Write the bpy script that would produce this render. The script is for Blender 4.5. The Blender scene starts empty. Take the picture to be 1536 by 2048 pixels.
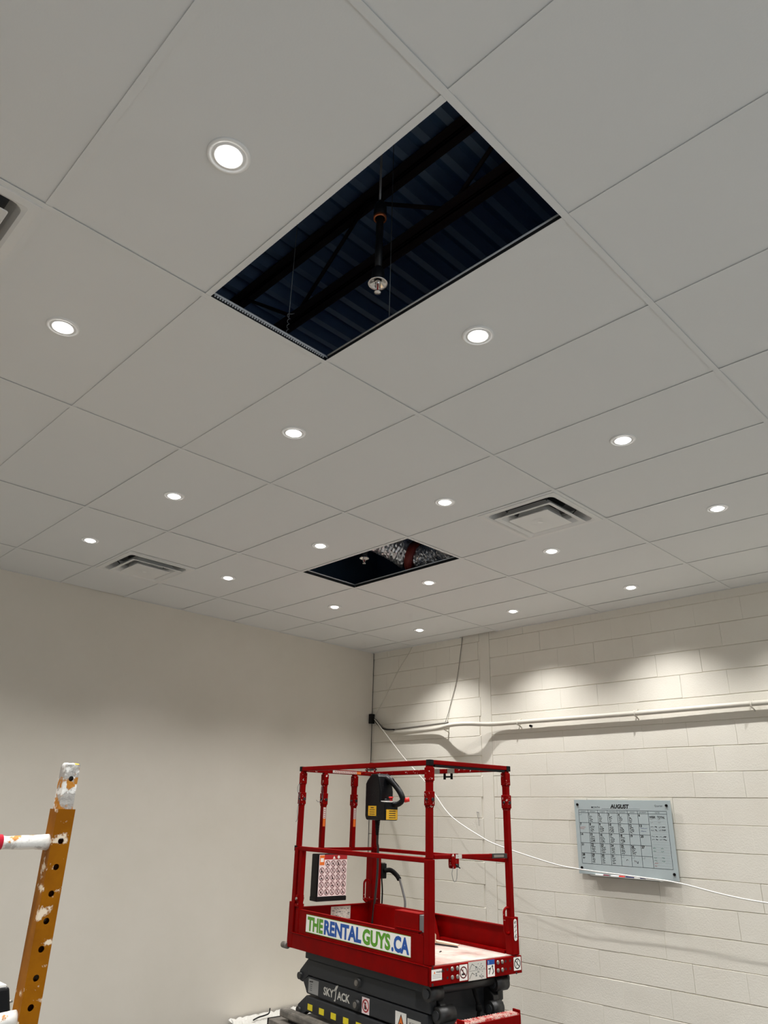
import bpy, bmesh, math, random
from mathutils import Matrix, Vector
random.seed(7)
sc = bpy.context.scene
COL = sc.collection
PI = math.pi

# ---------------------------------------------------------------- camera, world, exposure
H = 3.64                      # ceiling height (underside of the grid)
cam_d = bpy.data.cameras.new('camera')
cam_d.sensor_fit = 'HORIZONTAL'; cam_d.sensor_width = 36.0; cam_d.lens = 33.677
cam = bpy.data.objects.new('camera', cam_d); COL.objects.link(cam)
R0 = Vector((0.706189, -0.707603, 0.024404))
R1 = Vector((0.289657, 0.257283, -0.921902))
R2 = Vector((0.646062, 0.658106, 0.386653))
mw = Matrix((( R0.x, -R1.x, -R2.x, -1.05728), (R0.y, -R1.y, -R2.y, -0.87179), (R0.z, -R1.z, -R2.z, 1.81154), (0, 0, 0, 1)))
cam.matrix_world = mw
cam_d.clip_start = 0.02
sc.camera = cam
world = bpy.data.worlds.new('world'); sc.world = world
world.use_nodes = True
world.node_tree.nodes['Background'].inputs[0].default_value = (0.02, 0.03, 0.05, 1)
world.node_tree.nodes['Background'].inputs[1].default_value = 0.3
sc.view_settings.view_transform = 'Standard'
sc.view_settings.look = 'None'
sc.view_settings.gamma = 1.0
sc.view_settings.use_curve_mapping = False
sc.view_settings.exposure = 0.42
LAMP_W = 74.0                 # each recessed downlight
LAMP_COL = (1.0, 0.985, 0.965)
DAY_W = 24.0                  # added cool daylight behind the viewer, no window built
sc.cycles.max_bounces = 10
sc.cycles.diffuse_bounces = 6
sc.cycles.caustics_reflective = False
sc.cycles.caustics_refractive = False
sc.cycles.use_denoising = True

U, V = 0.6096, 1.2192         # ceiling module (2 ft x 4 ft)
XR, YL = 5.155, 5.56          # block wall, plaster wall
XB, YB = -4.2, -4.0           # walls behind the viewer

# ---------------------------------------------------------------- materials
def srgb(r, g, b):
    f = lambda c: (c / 255 / 12.92) if c / 255 <= 0.04045 else ((c / 255 + 0.055) / 1.055) ** 2.4
    return (f(r), f(g), f(b), 1)

def mat(name, col, rough=0.6, metal=0.0, bump=None, vary=None, emit=None, spec=0.5, fleck=None, alpha=None):
    """bump=(scale, strength, distance); vary=(scale, colour2, lo, hi) mixes a second colour by noise;
    fleck=(scale, colour2, lo, hi) a second noise layer for chips and spatter"""
    m = bpy.data.materials.new(name); m.use_nodes = True
    nt = m.node_tree; b = nt.nodes['Principled BSDF']
    b.inputs['Base Color'].default_value = col
    b.inputs['Roughness'].default_value = rough
    b.inputs['Metallic'].default_value = metal
    b.inputs['Specular IOR Level'].default_value = spec
    tc = nt.nodes.new('ShaderNodeTexCoord')
    last = None
    for lay in (vary, fleck):
        if not lay: continue
        n = nt.nodes.new('ShaderNodeTexNoise'); n.inputs['Scale'].default_value = lay[0]; n.inputs['Detail'].default_value = 6
        n.inputs['Roughness'].default_value = 0.62
        nt.links.new(tc.outputs['Object'], n.inputs['Vector'])
        r = nt.nodes.new('ShaderNodeMapRange'); r.inputs[1].default_value = lay[2]; r.inputs[2].default_value = lay[3]
        nt.links.new(n.outputs['Fac'], r.inputs[0])
        mx = nt.nodes.new('ShaderNodeMix'); mx.data_type = 'RGBA'
        nt.links.new(r.outputs[0], mx.inputs[0])
        if last: nt.links.new(last, mx.inputs[6])
        else: mx.inputs[6].default_value = col
        mx.inputs[7].default_value = lay[1]
        last = mx.outputs[2]
    if last: nt.links.new(last, b.inputs['Base Color'])
    if bump:
        n = nt.nodes.new('ShaderNodeTexNoise'); n.inputs['Scale'].default_value = bump[0]; n.inputs['Detail'].default_value = 4
        nt.links.new(tc.outputs['Object'], n.inputs['Vector'])
        bp = nt.nodes.new('ShaderNodeBump'); bp.inputs['Strength'].default_value = bump[1]; bp.inputs['Distance'].default_value = bump[2]
        nt.links.new(n.outputs['Fac'], bp.inputs['Height'])
        nt.links.new(bp.outputs['Normal'], b.inputs['Normal'])
    if emit:
        b.inputs['Emission Color'].default_value = emit[0]; b.inputs['Emission Strength'].default_value = emit[1]
    if alpha is not None:
        b.inputs['Alpha'].default_value = alpha
    return m

M = {}
M['tile'] = mat('ceiling_tile', srgb(226, 227, 226), 0.85, bump=(160, 0.12, 0.002), spec=0.25)
M['tbar'] = mat('tbar_white', srgb(226, 227, 226), 0.6, spec=0.25)
M['galv'] = mat('galvanised', srgb(205, 208, 212), 0.35, metal=0.7)
M['bulb'] = mat('tbar_bulb', srgb(226, 228, 232), 0.4)
M['web'] = mat('tbar_web', srgb(34, 36, 38), 0.6)
M['plaster'] = mat('plaster_paint', srgb(222, 216, 205), 0.7, bump=(260, 0.06, 0.001), vary=(1.3, srgb(217, 211, 199), 0.35, 0.65), spec=0.3)
M['block'] = mat('block_paint', srgb(232, 228, 217), 0.62, bump=(95, 0.35, 0.004), vary=(2.2, srgb(227, 222, 210), 0.35, 0.7), spec=0.3)
M['floor'] = mat('concrete_floor', srgb(94, 94, 92), 0.6, bump=(40, 0.15, 0.003), vary=(1.6, srgb(114, 113, 110), 0.4, 0.65))
M['wallback'] = mat('back_wall_paint', srgb(176, 178, 180), 0.7)
M['navy'] = mat('plenum_navy', srgb(170, 205, 228), 0.7)
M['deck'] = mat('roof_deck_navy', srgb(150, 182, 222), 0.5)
M['deckshade'] = mat('roof_deck_valley_shade', srgb(96, 134, 184), 0.6)  # darker copy of the deck colour: shade between the ribs, painted in
M['joist'] = mat('joist_primer', srgb(40, 26, 30), 0.7)
M['blackpipe'] = mat('black_iron', srgb(16, 18, 22), 0.5)
M['copper'] = mat('copper_ring', srgb(190, 110, 70), 0.4, metal=0.6)
M['chrome'] = mat('chrome', srgb(215, 212, 208), 0.22, metal=0.9)
M['redbulb'] = mat('red_bulb', srgb(190, 20, 20), 0.2)
M['foil'] = mat('duct_foil', srgb(232, 232, 234), 0.33, metal=0.9)
M['strap'] = mat('duct_strap', srgb(130, 48, 42), 0.6)
M['diff'] = mat('diffuser_white', srgb(226, 226, 224), 0.4)
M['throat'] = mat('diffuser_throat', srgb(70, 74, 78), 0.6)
M['lamptrim'] = mat('lamp_trim', srgb(238, 238, 236), 0.35)
M['lens'] = mat('lamp_lens', (1, 1, 1, 1), 0.3, emit=((1.0, 0.99, 0.97, 1), 5))
M['pipe'] = mat('conduit_paint', srgb(208, 203, 191), 0.45)
M['cablew'] = mat('cable_white', srgb(236, 233, 226), 0.4)
M['cableg'] = mat('cable_grey', srgb(120, 116, 108), 0.5)
M['wire'] = mat('wire_steel', srgb(120, 124, 128), 0.4, metal=0.6)
M['black'] = mat('black_plastic', srgb(9, 9, 11), 0.42, spec=0.25)
M['blackbox'] = mat('black_moulded', srgb(6, 7, 10), 0.36, spec=0.25, bump=(90, 0.4, 0.003), fleck=(60, srgb(90, 92, 96), 0.66, 0.7))
M['rubber'] = mat('black_rubber', srgb(12, 12, 12), 0.8, spec=0.2)
M['red'] = mat('red_enamel', srgb(124, 0, 0), 0.5, spec=0.06, vary=(9, srgb(114, 0, 0), 0.4, 0.62), fleck=(75, srgb(226, 200, 190), 0.735, 0.76))
M['redworn'] = mat('red_enamel_worn', srgb(126, 0, 0), 0.5, spec=0.06, vary=(9, srgb(114, 0, 0), 0.4, 0.62), fleck=(45, srgb(232, 222, 212), 0.625, 0.66))
M['reddust'] = mat('red_dusty_tread', srgb(176, 40, 34), 0.7, fleck=(28, srgb(206, 170, 160), 0.40, 0.52))
M['dust'] = mat('dusty_deck', srgb(178, 146, 136), 0.8, vary=(6, srgb(196, 180, 170), 0.35, 0.6), fleck=(34, srgb(170, 110, 100), 0.66, 0.72), bump=(30, 0.3, 0.004))
M['grey'] = mat('dark_grey_enamel', srgb(46, 48, 51), 0.5, spec=0.3, fleck=(40, srgb(84, 84, 85), 0.68, 0.74))
M['greyworn'] = mat('worn_grey_steel', srgb(96, 92, 86), 0.55, vary=(14, srgb(128, 122, 114), 0.42, 0.62))
M['greydark'] = mat('greasy_steel', srgb(34, 34, 34), 0.4)
M['steel'] = mat('bare_steel', srgb(150, 145, 138), 0.4, metal=0.6)
M['outlet'] = mat('outlet_grey', srgb(110, 110, 110), 0.5)
M['white'] = mat('label_white', srgb(240, 238, 232), 0.5)
M['offw'] = mat('label_offwhite', srgb(206, 204, 196), 0.5)
M['ink'] = mat('ink_black', srgb(22, 22, 24), 0.5)
M['green'] = mat('sign_green', srgb(84, 150, 32), 0.5)
M['blue'] = mat('sign_blue', srgb(18, 78, 160), 0.5)
M['yellow'] = mat('label_yellow', srgb(226, 176, 30), 0.5)
M['hazard'] = mat('hazard_yellow', srgb(224, 206, 30), 0.5)
M['orange'] = mat('label_orange', srgb(226, 110, 30), 0.5)
M['redink'] = mat('label_red', srgb(170, 24, 28), 0.5)
M['pink'] = mat('label_pinkwhite', srgb(240, 222, 222), 0.5)
M['greyink'] = mat('label_grey', srgb(150, 150, 148), 0.5)
M['brown'] = mat('label_circle', srgb(96, 30, 34), 0.5)
M['glassb'] = mat('glass_board', srgb(178, 190, 192), 0.15, spec=0.5)
M['lineg'] = mat('board_line', srgb(66, 74, 78), 0.5)
M['inkgreen'] = mat('ink_green', srgb(60, 120, 100), 0.5)
M['inkred'] = mat('ink_red', srgb(180, 80, 70), 0.5)
M['inkblue'] = mat('ink_blue', srgb(80, 84, 130), 0.5)
M['tray'] = mat('tray_acrylic', srgb(190, 190, 184), 0.25)
M['maroon'] = mat('marker_maroon', srgb(120, 50, 66), 0.4)
M['mred'] = mat('marker_red', srgb(226, 40, 34), 0.4)
M['mnavy'] = mat('marker_navy', srgb(44, 48, 100), 0.4)
M['mwhite'] = mat('marker_white', srgb(240, 240, 240), 0.4)
M['ochre'] = mat('scaffold_ochre', srgb(150, 92, 0), 0.45, spec=0.12, vary=(16, srgb(138, 82, 0), 0.4, 0.6), fleck=(26, srgb(230, 214, 190), 0.58, 0.63))
M['spat'] = mat('scaffold_spattered', srgb(190, 124, 26), 0.6, vary=(22, srgb(176, 172, 166), 0.46, 0.5), fleck=(40, srgb(240, 238, 232), 0.5, 0.55), bump=(60, 0.6, 0.004))
M['rungp'] = mat('rung_whitewashed', srgb(238, 236, 230), 0.6, vary=(13, srgb(186, 120, 28), 0.60, 0.63), fleck=(30, srgb(196, 192, 186), 0.56, 0.62), bump=(50, 0.5, 0.004))
M['tape'] = mat('red_tape', srgb(196, 22, 50), 0.45)
M['ply'] = mat('plywood', srgb(176, 150, 112), 0.7, vary=(7, srgb(150, 124, 88), 0.4, 0.6))
M['sheet'] = mat('plastic_sheet', srgb(236, 235, 230), 0.5, bump=(24, 0.6, 0.02))
M['wood'] = mat('shim_wood', srgb(226, 206, 180), 0.7)
M['gapshade'] = mat('painted_gap_shade', srgb(18, 18, 18), 0.9)  # near-black colour that paints the shade inside narrow gaps

# ---------------------------------------------------------------- mesh builder
_fontcache = {}
def text_geo(s, bold):
    k = (s, bold)
    if k not in _fontcache:
        cu = bpy.data.curves.new('t', 'FONT'); cu.body = s; cu.size = 1.0; cu.offset = bold; cu.resolution_u = 3
        o = bpy.data.objects.new('t', cu); COL.objects.link(o)
        dg = bpy.context.evaluated_depsgraph_get(); dg.update()
        me = bpy.data.meshes.new_from_object(o.evaluated_get(dg))
        vs = [v.co.copy() for v in me.vertices]; fs = [list(p.vertices) for p in me.polygons]
        bpy.data.objects.remove(o); bpy.data.meshes.remove(me); bpy.data.curves.remove(cu)
        _fontcache[k] = (vs, fs)
    return _fontcache[k]

class MB:
    def __init__(s, T=None):
        s.v, s.f, s.m, s.sm, s.mats = [], [], [], [], []
        s.T = T or Matrix.Identity(4)
        s.base = s.T
    def frame(s, O, Ux, Vy):
        O, Ux, Vy = Vector(O), Vector(Ux).normalized(), Vector(Vy).normalized(); N = Ux.cross(Vy)
        s.T = s.base @ Matrix(((Ux.x, Vy.x, N.x, O.x), (Ux.y, Vy.y, N.y, O.y), (Ux.z, Vy.z, N.z, O.z), (0, 0, 0, 1)))
        return s
    def reset(s): s.T = s.base; return s
    def mi(s, m):
        if m not in s.mats: s.mats.append(m)
        return s.mats.index(m)
    def add(s, vs, fs, m, smooth=False):
        b = len(s.v); i = s.mi(m)
        s.v += [tuple(s.T @ Vector(v)) for v in vs]
        for f in fs:
            s.f.append([b + k for k in f]); s.m.append(i); s.sm.append(smooth)
        return s
    def box(s, lo, hi, m):
        x0, y0, z0 = [min(a, b) for a, b in zip(lo, hi)]; x1, y1, z1 = [max(a, b) for a, b in zip(lo, hi)]
        v = [(x0, y0, z0), (x1, y0, z0), (x1, y1, z0), (x0, y1, z0), (x0, y0, z1), (x1, y0, z1), (x1, y1, z1), (x0, y1, z1)]
        return s.add(v, [(0, 3, 2, 1), (4, 5, 6, 7), (0, 1, 5, 4), (1, 2, 6, 5), (2, 3, 7, 6), (3, 0, 4, 7)], m)
    def quad(s, a, b, c, d, m): return s.add([a, b, c, d], [(0, 1, 2, 3)], m)
    def rect(s, u0, v0, u1, v1, n, m): return s.quad((u0, v0, n), (u1, v0, n), (u1, v1, n), (u0, v1, n), m)
    def prism(s, pts, axis, a, b, m):
        """polygon pts in the two other axes (in order), extruded along axis from a to b"""
        def mk(p, t):
            return {0: (t, p[0], p[1]), 1: (p[0], t, p[1]), 2: (p[0], p[1], t)}[axis]
        n = len(pts); v = [mk(p, a) for p in pts] + [mk(p, b) for p in pts]
        f = [list(range(n))[::-1], list(range(n, 2 * n))] + [(i, (i + 1) % n, n + (i + 1) % n, n + i) for i in range(n)]
        return s.add(v, f, m)
    def tube(s, pts, r, m, seg=12, caps=True, smooth=True):
        pts = [Vector(p) for p in pts]; n = len(pts)
        rs = r if isinstance(r, (list, tuple)) else [r] * n
        t0 = (pts[1] - pts[0]).normalized()
        up = Vector((0, 0, 1)) if abs(t0.z) < 0.9 else Vector((1, 0, 0))
        nrm = t0.cross(up).normalized(); vs = []
        for i, p in enumerate(pts):
            if i == 0: t = t0
            elif i == n - 1: t = (pts[-1] - pts[-2]).normalized()
            else: t = ((pts[i + 1] - p).normalized() + (p - pts[i - 1]).normalized()).normalized()
            nrm = (nrm - t * nrm.dot(t)).normalized(); bi = t.cross(nrm)
            for k in range(seg):
                a = 2 * PI * k / seg
                vs.append(p + (nrm * math.cos(a) + bi * math.sin(a)) * rs[i])
        fs = [(i * seg + k, i * seg + (k + 1) % seg, (i + 1) * seg + (k + 1) % seg, (i + 1) * seg + k) for i in range(n - 1) for k in range(seg)]
        s.add(vs, fs, m, smooth)
        if caps:
            s.add(vs[:seg], [list(range(seg))[::-1]], m); s.add(vs[-seg:], [list(range(seg))], m)
        return s
    def cyl(s, a, b, r, m, seg=16): return s.tube([a, b], r, m, seg)
    def lathe(s, prof, m, seg=32, c=(0, 0, 0), smooth=True, mats=None):
        """profile (radius, z) about a vertical axis through c"""
        vs = []
        for r, z in prof:
            for k in range(seg):
                a = 2 * PI * k / seg; vs.append((c[0] + r * math.cos(a), c[1] + r * math.sin(a), c[2] + z))
        for i in range(len(prof) - 1):
            mm = mats[i] if mats else m
            s.add(vs[i * seg:(i + 2) * seg], [(k, (k + 1) % seg, seg + (k + 1) % seg, seg + k) for k in range(seg)], mm, smooth)
        return s
    def disc(s, r, n, m, c=(0, 0), seg=20):
        return s.add([(c[0] + r * math.cos(2 * PI * k / seg), c[1] + r * math.sin(2 * PI * k / seg), n) for k in range(seg)], [list(range(seg))], m)
    def ring(s, r0, r1, n, m, c=(0, 0), seg=24):
        vs = [(c[0] + r * math.cos(2 * PI * k / seg), c[1] + r * math.sin(2 * PI * k / seg), n) for r in (r0, r1) for k in range(seg)]
        return s.add(vs, [(k, (k + 1) % seg, seg + (k + 1) % seg, seg + k) for k in range(seg)], m)
    def line(s, a, b, w, n, m):
        a, b = Vector((*a, n)), Vector((*b, n)); d = (b - a).normalized(); p = Vector((-d.y, d.x, 0)) * w / 2
        return s.quad(a - p, b - p, b + p, a + p, m)
    def text(s, t, u, v, h, m, n=0.0, w=None, bold=0.0, cx=False, slant=0.0):
        """cap height h with its lower left corner at (u, v); w squeezes it to a width"""
        vs, fs = text_geo(t, bold)
        if not vs: return s
        x0 = min(p.x for p in vs); x1 = max(p.x for p in vs); y0 = min(p.y for p in vs); y1 = max(p.y for p in vs)
        k = h / 0.70
        kx = (w / (x1 - x0)) if w else k
        uu = u - (x1 - x0) * kx / 2 if cx else u
        return s.add([(uu + (p.x - x0) * kx + slant * p.y * k, v + p.y * k, n) for p in vs], fs, m)
    def nosign(s, u, v, r, n, ring, ink, style=0):
        s.ring(r * 0.78, r, n, ring, (u, v))
        k = style % 5
        if k == 0: s.line((u - r * .3, v - r * .5), (u + r * .1, v + r * .45), r * .22, n, ink); s.disc(r * .17, n, ink, (u + r * .15, v + r * .5), 8)
        elif k == 1: s.rect(u - r * .5, v - r * .45, u + r * .45, v - r * .15, n, ink); s.line((u, v - r * .3), (u - r * .2, v + r * .5), r * .2, n, ink)
        elif k == 2: s.disc(r * .3, n, ink, (u - r * .1, v - r * .1), 8); s.line((u, v), (u + r * .35, v + r * .5), r * .18, n, ink)
        elif k == 3: s.rect(u - r * .35, v - r * .55, u + r * .2, v + r * .1, n, ink); s.disc(r * .18, n, ink, (u - r * .05, v + r * .35), 8)
        else: s.line((u - r * .45, v - r * .45), (u + r * .3, v - r * .2), r * .2, n, ink); s.line((u, v - r * .2), (u + r * .1, v + r * .5), r * .2, n, ink)
        s.line((u - r * .6, v + r * .6), (u + r * .6, v - r * .6), r * .2, n + .0002, ring)
        return s
    def build(s, name, parent=None, bevel=None, label=None, kind=None, loc=None):
        me = bpy.data.meshes.new(name); me.from_pydata(s.v, [], s.f)
        for m in s.mats: me.materials.append(m)
        me.polygons.foreach_set('material_index', s.m); me.polygons.foreach_set('use_smooth', s.sm)
        me.update()
        bm = bmesh.new(); bm.from_mesh(me); bmesh.ops.remove_doubles(bm, verts=bm.verts, dist=1e-5)
        bm.to_mesh(me); bm.free()
        o = bpy.data.objects.new(name, me); COL.objects.link(o)
        if loc: o.location = loc
        if parent: o.parent = parent
        if bevel:
            b = o.modifiers.new('bevel', 'BEVEL'); b.width = bevel; b.segments = 2; b.limit_method = 'ANGLE'; b.angle_limit = math.radians(50)
        if label: o['label'] = label
        if kind: o['kind'] = kind
        return o

def tag(o, label, cat, group=None):
    o['label'] = label; o['category'] = cat
    if group: o['group'] = group
    return o
def empty(name, loc, label, cat, group=None, rz=0.0):
    o = bpy.data.objects.new(name, None); COL.objects.link(o); o.empty_display_size = 0.1
    o.location = loc; o.rotation_euler = (0, 0, rz)
    return tag(o, label, cat, group)
def copy_tree(root, loc, label, group=None):
    c = root.copy(); COL.objects.link(c); c.location = loc; c['label'] = label
    if group: c['group'] = group
    for ch in root.children:
        k = ch.copy(); COL.objects.link(k); k.parent = c
        for g in ch.children:
            q = g.copy(); COL.objects.link(q); q.parent = k
    return c
def struct(mb, name, **k): return mb.build(name, kind='structure', **k)
def smooth_path(pts, n=8):
    """Catmull-Rom through pts"""
    P = [Vector(p) for p in pts]; P = [P[0] * 2 - P[1]] + P + [P[-1] * 2 - P[-2]]; out = []
    for i in range(1, len(P) - 2):
        for k in range(n):
            t = k / n; a, b, c, d = P[i - 1], P[i], P[i + 1], P[i + 2]
            out.append(0.5 * ((2 * b) + (c - a) * t + (2 * a - 5 * b + 4 * c - d) * t * t + (3 * b - a - 3 * c + d) * t ** 3))
    out.append(P[-2]); return out

# ================================================================= ROOM SHELL
struct(MB().box((XB - .2, YB - .2, -.2), (XR + .3, YL + .3, 0), M['floor']), 'floor')
DECKZ = H + 1.32
# plaster wall: stops a finger's width short of the block wall, leaving a gap whose shade is painted in as a dark strip
struct(MB().box((XB - .15, YL, 0), (XR - .013, YL + .12, H + .06), M['plaster']), 'wall_left')
struct(MB().box((XR - .013, YL + .004, 0), (XR + .001, YL + .10, H + .05), M['gapshade']), 'corner_gap_shade')
mb = MB()
mb.box((XB - .15, YB - .15, 0), (XR, YB, H + .06), M['wallback'])
mb.box((XB - .15, YB, 0), (XB, YL, H + .06), M['wallback'])
struct(mb, 'wall_back')
# the space above the ceiling is closed by dark painted walls
mb = MB()
mb.box((XB - .15, YL + .0, H + .06), (XR + .2, YL + .15, DECKZ + .15), M['navy'])
mb.box((XR + .0, YB - .15, H + .06), (XR + .2, YL, DECKZ + .15), M['navy'])
mb.box((XB - .15, YB - .15, H + .06), (XR, YB, DECKZ + .15), M['navy'])
mb.box((XB - .15, YB, H + .06), (XB, YL, DECKZ + .15), M['navy'])
struct(mb, 'wall_upper')

# painted block wall, each block a face with shallow, uneven, paint-filled joints
mb = MB()
PITCH_Z, PITCH_Y = 0.1972, 0.396
zs = [H - 0.665 - PITCH_Z * k for k in range(-4, 16)]
rnd = random.Random(3)
D = 0.008
S0, S1 = 3.785, 3.925          # the smooth upright strip
def block(y0, y1, z0, z1):
    if y1 - y0 < .02 or z1 - z0 < .02: return
    iz0, iz1 = rnd.choice((.003, .004, .006)), rnd.choice((.003, .004, .0055))
    iy0, iy1 = rnd.choice((.0, .0, .0005, .001, .002)), rnd.choice((.0, .0, .0005, .001, .002))
    x = XR + rnd.uniform(-.0012, .0012)
    ys = [y0, y0 + iy0, y1 - iy1, y1]; zz = [z0, z0 + iz0, z1 - iz1, z1]
    mb.quad((x, ys[2], zz[1]), (x, ys[1], zz[1]), (x, ys[1], zz[2]), (x, ys[2], zz[2]), M['block'])
    xo = XR + D
    o = [(xo, ys[0], zz[0]), (xo, ys[3], zz[0]), (xo, ys[3], zz[3]), (xo, ys[0], zz[3])]
    i = [(x, ys[1], zz[1]), (x, ys[2], zz[1]), (x, ys[2], zz[2]), (x, ys[1], zz[2])]
    for k in range(4):
        j = (k + 1) % 4
        mb.quad(o[j], o[k], i[k], i[j], M['block'])
for k in range(len(zs) - 1):
    z1, z0 = zs[k], max(zs[k + 1], 0.0)
    z1 = min(z1, H + .06)
    if z1 - z0 < .02: continue
    off = 2.558 + (0 if (k - 4) % 2 == 0 else PITCH_Y / 2)
    n0 = math.floor((YB - off) / PITCH_Y)
    y = off + n0 * PITCH_Y
    while y < YL:
        a, b = max(y, YB), min(y + PITCH_Y, YL + .05)
        if b <= S0 or a >= S1: block(a, b, z0, z1)
        else:
            if a < S0: block(a, S0, z0, z1)
            if b > S1: block(S1, b, z0, z1)
        y += PITCH_Y
mb.box((XR + D - .0001, YB - .15, 0), (XR + .2, YL + .15, H + .06), M['block'])
mb.box((XR - .0005, S0 + .004, 0), (XR + D, S1 - .004, H + .05), M['block'])
struct(mb, 'wall_right')

# ceiling panels laid on the grid (openings where panels are lifted out or a diffuser sits)
HOLES = {(0, 0), (4, 2)}
HALF = {(4, 1): 'lo', (-2, 1): 'lo', (2, 3): 'hi'}
FL = 0.024                    # flange width; lattice line = its near edge
mb = MB()
i_min, i_max = math.floor(XB / U), math.floor(XR / U)
j_min, j_max = math.floor(YB / V), math.floor(YL / V)
rnd = random.Random(11)
for i in range(i_min, i_max + 1):
    for j in range(j_min, j_max + 1):
        if (i, j) in HOLES: continue
        x0, x1 = i * U + .014, (i + 1) * U + .010
        y0, y1 = j * V + .014, (j + 1) * V + .010
        h = HALF.get((i, j))
        if h == 'lo': y0 = (j + .5) * V + .012
        if h == 'hi': y1 = (j + .5) * V + .012
        x0 = max(x0, XB); y0 = max(y0, YB)
        if i == i_max: x1 = XR - .004
        if j == j_max: y1 = YL - .003
        if i == i_max and j == 3: x1 = XR - .030         # short edge strip: a dark gap at the block wall
        if i == 2 and j == j_max: y1 = YL - .010
        dz = rnd.uniform(-.0005, .0005)
        mb.box((x0, y0, H + .0046 + dz), (x1, y1, H + .0196 + dz), M['tile'])
struct(mb, 'ceiling')

# exposed T-bar grid: flange, web and bulb; main runners along X, cross tees along Y
mb = MB()
def tee(a, b, axis, extra=0.0):
    """axis 0: runs along X at y=a[1]; axis 1: along Y at x=a[0]"""
    (x0, y0), (x1, y1) = a, b
    z = H + extra
    if axis == 0:
        mb.box((x0, y0, z), (x1, y0 + FL, z + .0014), M['tbar'])
        c = y0 + FL / 2
        mb.box((x0, c - .001, z + .0014), (x1, c + .001, z + .030), M['web'])
        mb.tube([(x0, c, z + .034), (x1, c, z + .034)], .0055, M['bulb'], 8)
    else:
        mb.box((x0, y0, z), (x0 + FL, y1, z + .0014), M['tbar'])
        c = x0 + FL / 2
        mb.box((c - .001, y0, z + .0014), (c + .001, y1, z + .030), M['web'])
        mb.tube([(c, y0, z + .033), (c, y1, z + .033)], .005, M['bulb'], 8)
for j in range(j_min, j_max + 1):
    y = j * V
    if y < YB: continue
    tee((XB, y), (XR - .003, y), 0)
for i in range(i_min, i_max + 1):
    x = i * U
    if x < XB: continue
    for j in range(j_min, j_max + 1):
        y0, y1 = max(j * V + FL, YB), min((j + 1) * V, YL - .002)
        tee((x, y0 + .0005), (x, y1 - .0005), 1, .0002)
for (i, j) in HALF:
    tee((i * U + FL + .0005, (j + .5) * V), ((i + 1) * U - .0005, (j + .5) * V), 0, .0002)
# the punched slots along the bare runner at the near opening catch the light
for k in range(48):
    x = FL + .02 + k * .0118
    mb.prism([(V + .0045, H + .022), (V + .0105, H + .018), (V + .0105, H + .031)], 0, x, x + .0065, M['bulb'])
struct(mb, 'trim_1')
mb = MB()                     # wall angle, missing along the dark gap
mb.box((XR - .014, YB, H + .0005), (XR, 3.62, H + .003), M['tbar'])
mb.box((XR - .034, 4.17, H + .0005), (XR, YL, H + .003), M['tbar'])
mb.box((XB, YL - .012, H + .0005), (1.22, YL, H + .003), M['tbar'])
mb.box((1.90, YL - .012, H + .0005), (XR, YL, H + .003), M['tbar'])
struct(mb, 'trim_2')

# roof deck over the ceiling: ribbed sheets spanning along X
mb = MB()
y = YB
while y < YL:
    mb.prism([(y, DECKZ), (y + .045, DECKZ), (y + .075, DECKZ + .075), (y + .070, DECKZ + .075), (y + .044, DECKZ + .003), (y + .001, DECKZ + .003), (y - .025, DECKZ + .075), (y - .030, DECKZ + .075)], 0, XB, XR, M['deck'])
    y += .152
mb.box((XB - .2, YB - .2, DECKZ + .076), (XR + .2, YL + .2, DECKZ + .14), M['deckshade'])
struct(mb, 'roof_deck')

# ================================================================= ABOVE THE CEILING
def joist(x, label):
    t = empty('steel_joist', (x, (YB + YL) / 2, H + .80), label, 'joist', 'open web steel joists')
    L = (YL - YB) / 2 - .03
    for nm, z in (('bottom_chord', 0.0), ('top_chord', .485)):
        mb = MB(); mb.box((-.055, -L, z), (-.006, L, z + .006), M['joist']); mb.box((.006, -L, z), (.055, L, z + .006), M['joist'])
        mb.box((-.012, -L, z), (-.006, L, z + .045 if z == 0 else z + .034), M['joist']); mb.box((.006, -L, z), (.012, L, z + .045 if z == 0 else z + .034), M['joist'])
        mb.build(nm, t)
    mb = MB(); n = 16; pts = []
    for k in range(n + 1):
        pts.append((0, -L + .05 + (2 * L - .1) * k / n, .02 if k % 2 == 0 else .485))
    for a, b in zip(pts, pts[1:]): mb.cyl(a, b, .011, M['joist'], 8)
    mb.build('web_bars', t)
joist(.95, 'dark steel joist running over the larger ceiling opening')
joist(3.55, 'dark steel joist above the ceiling beyond the small opening')

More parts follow.
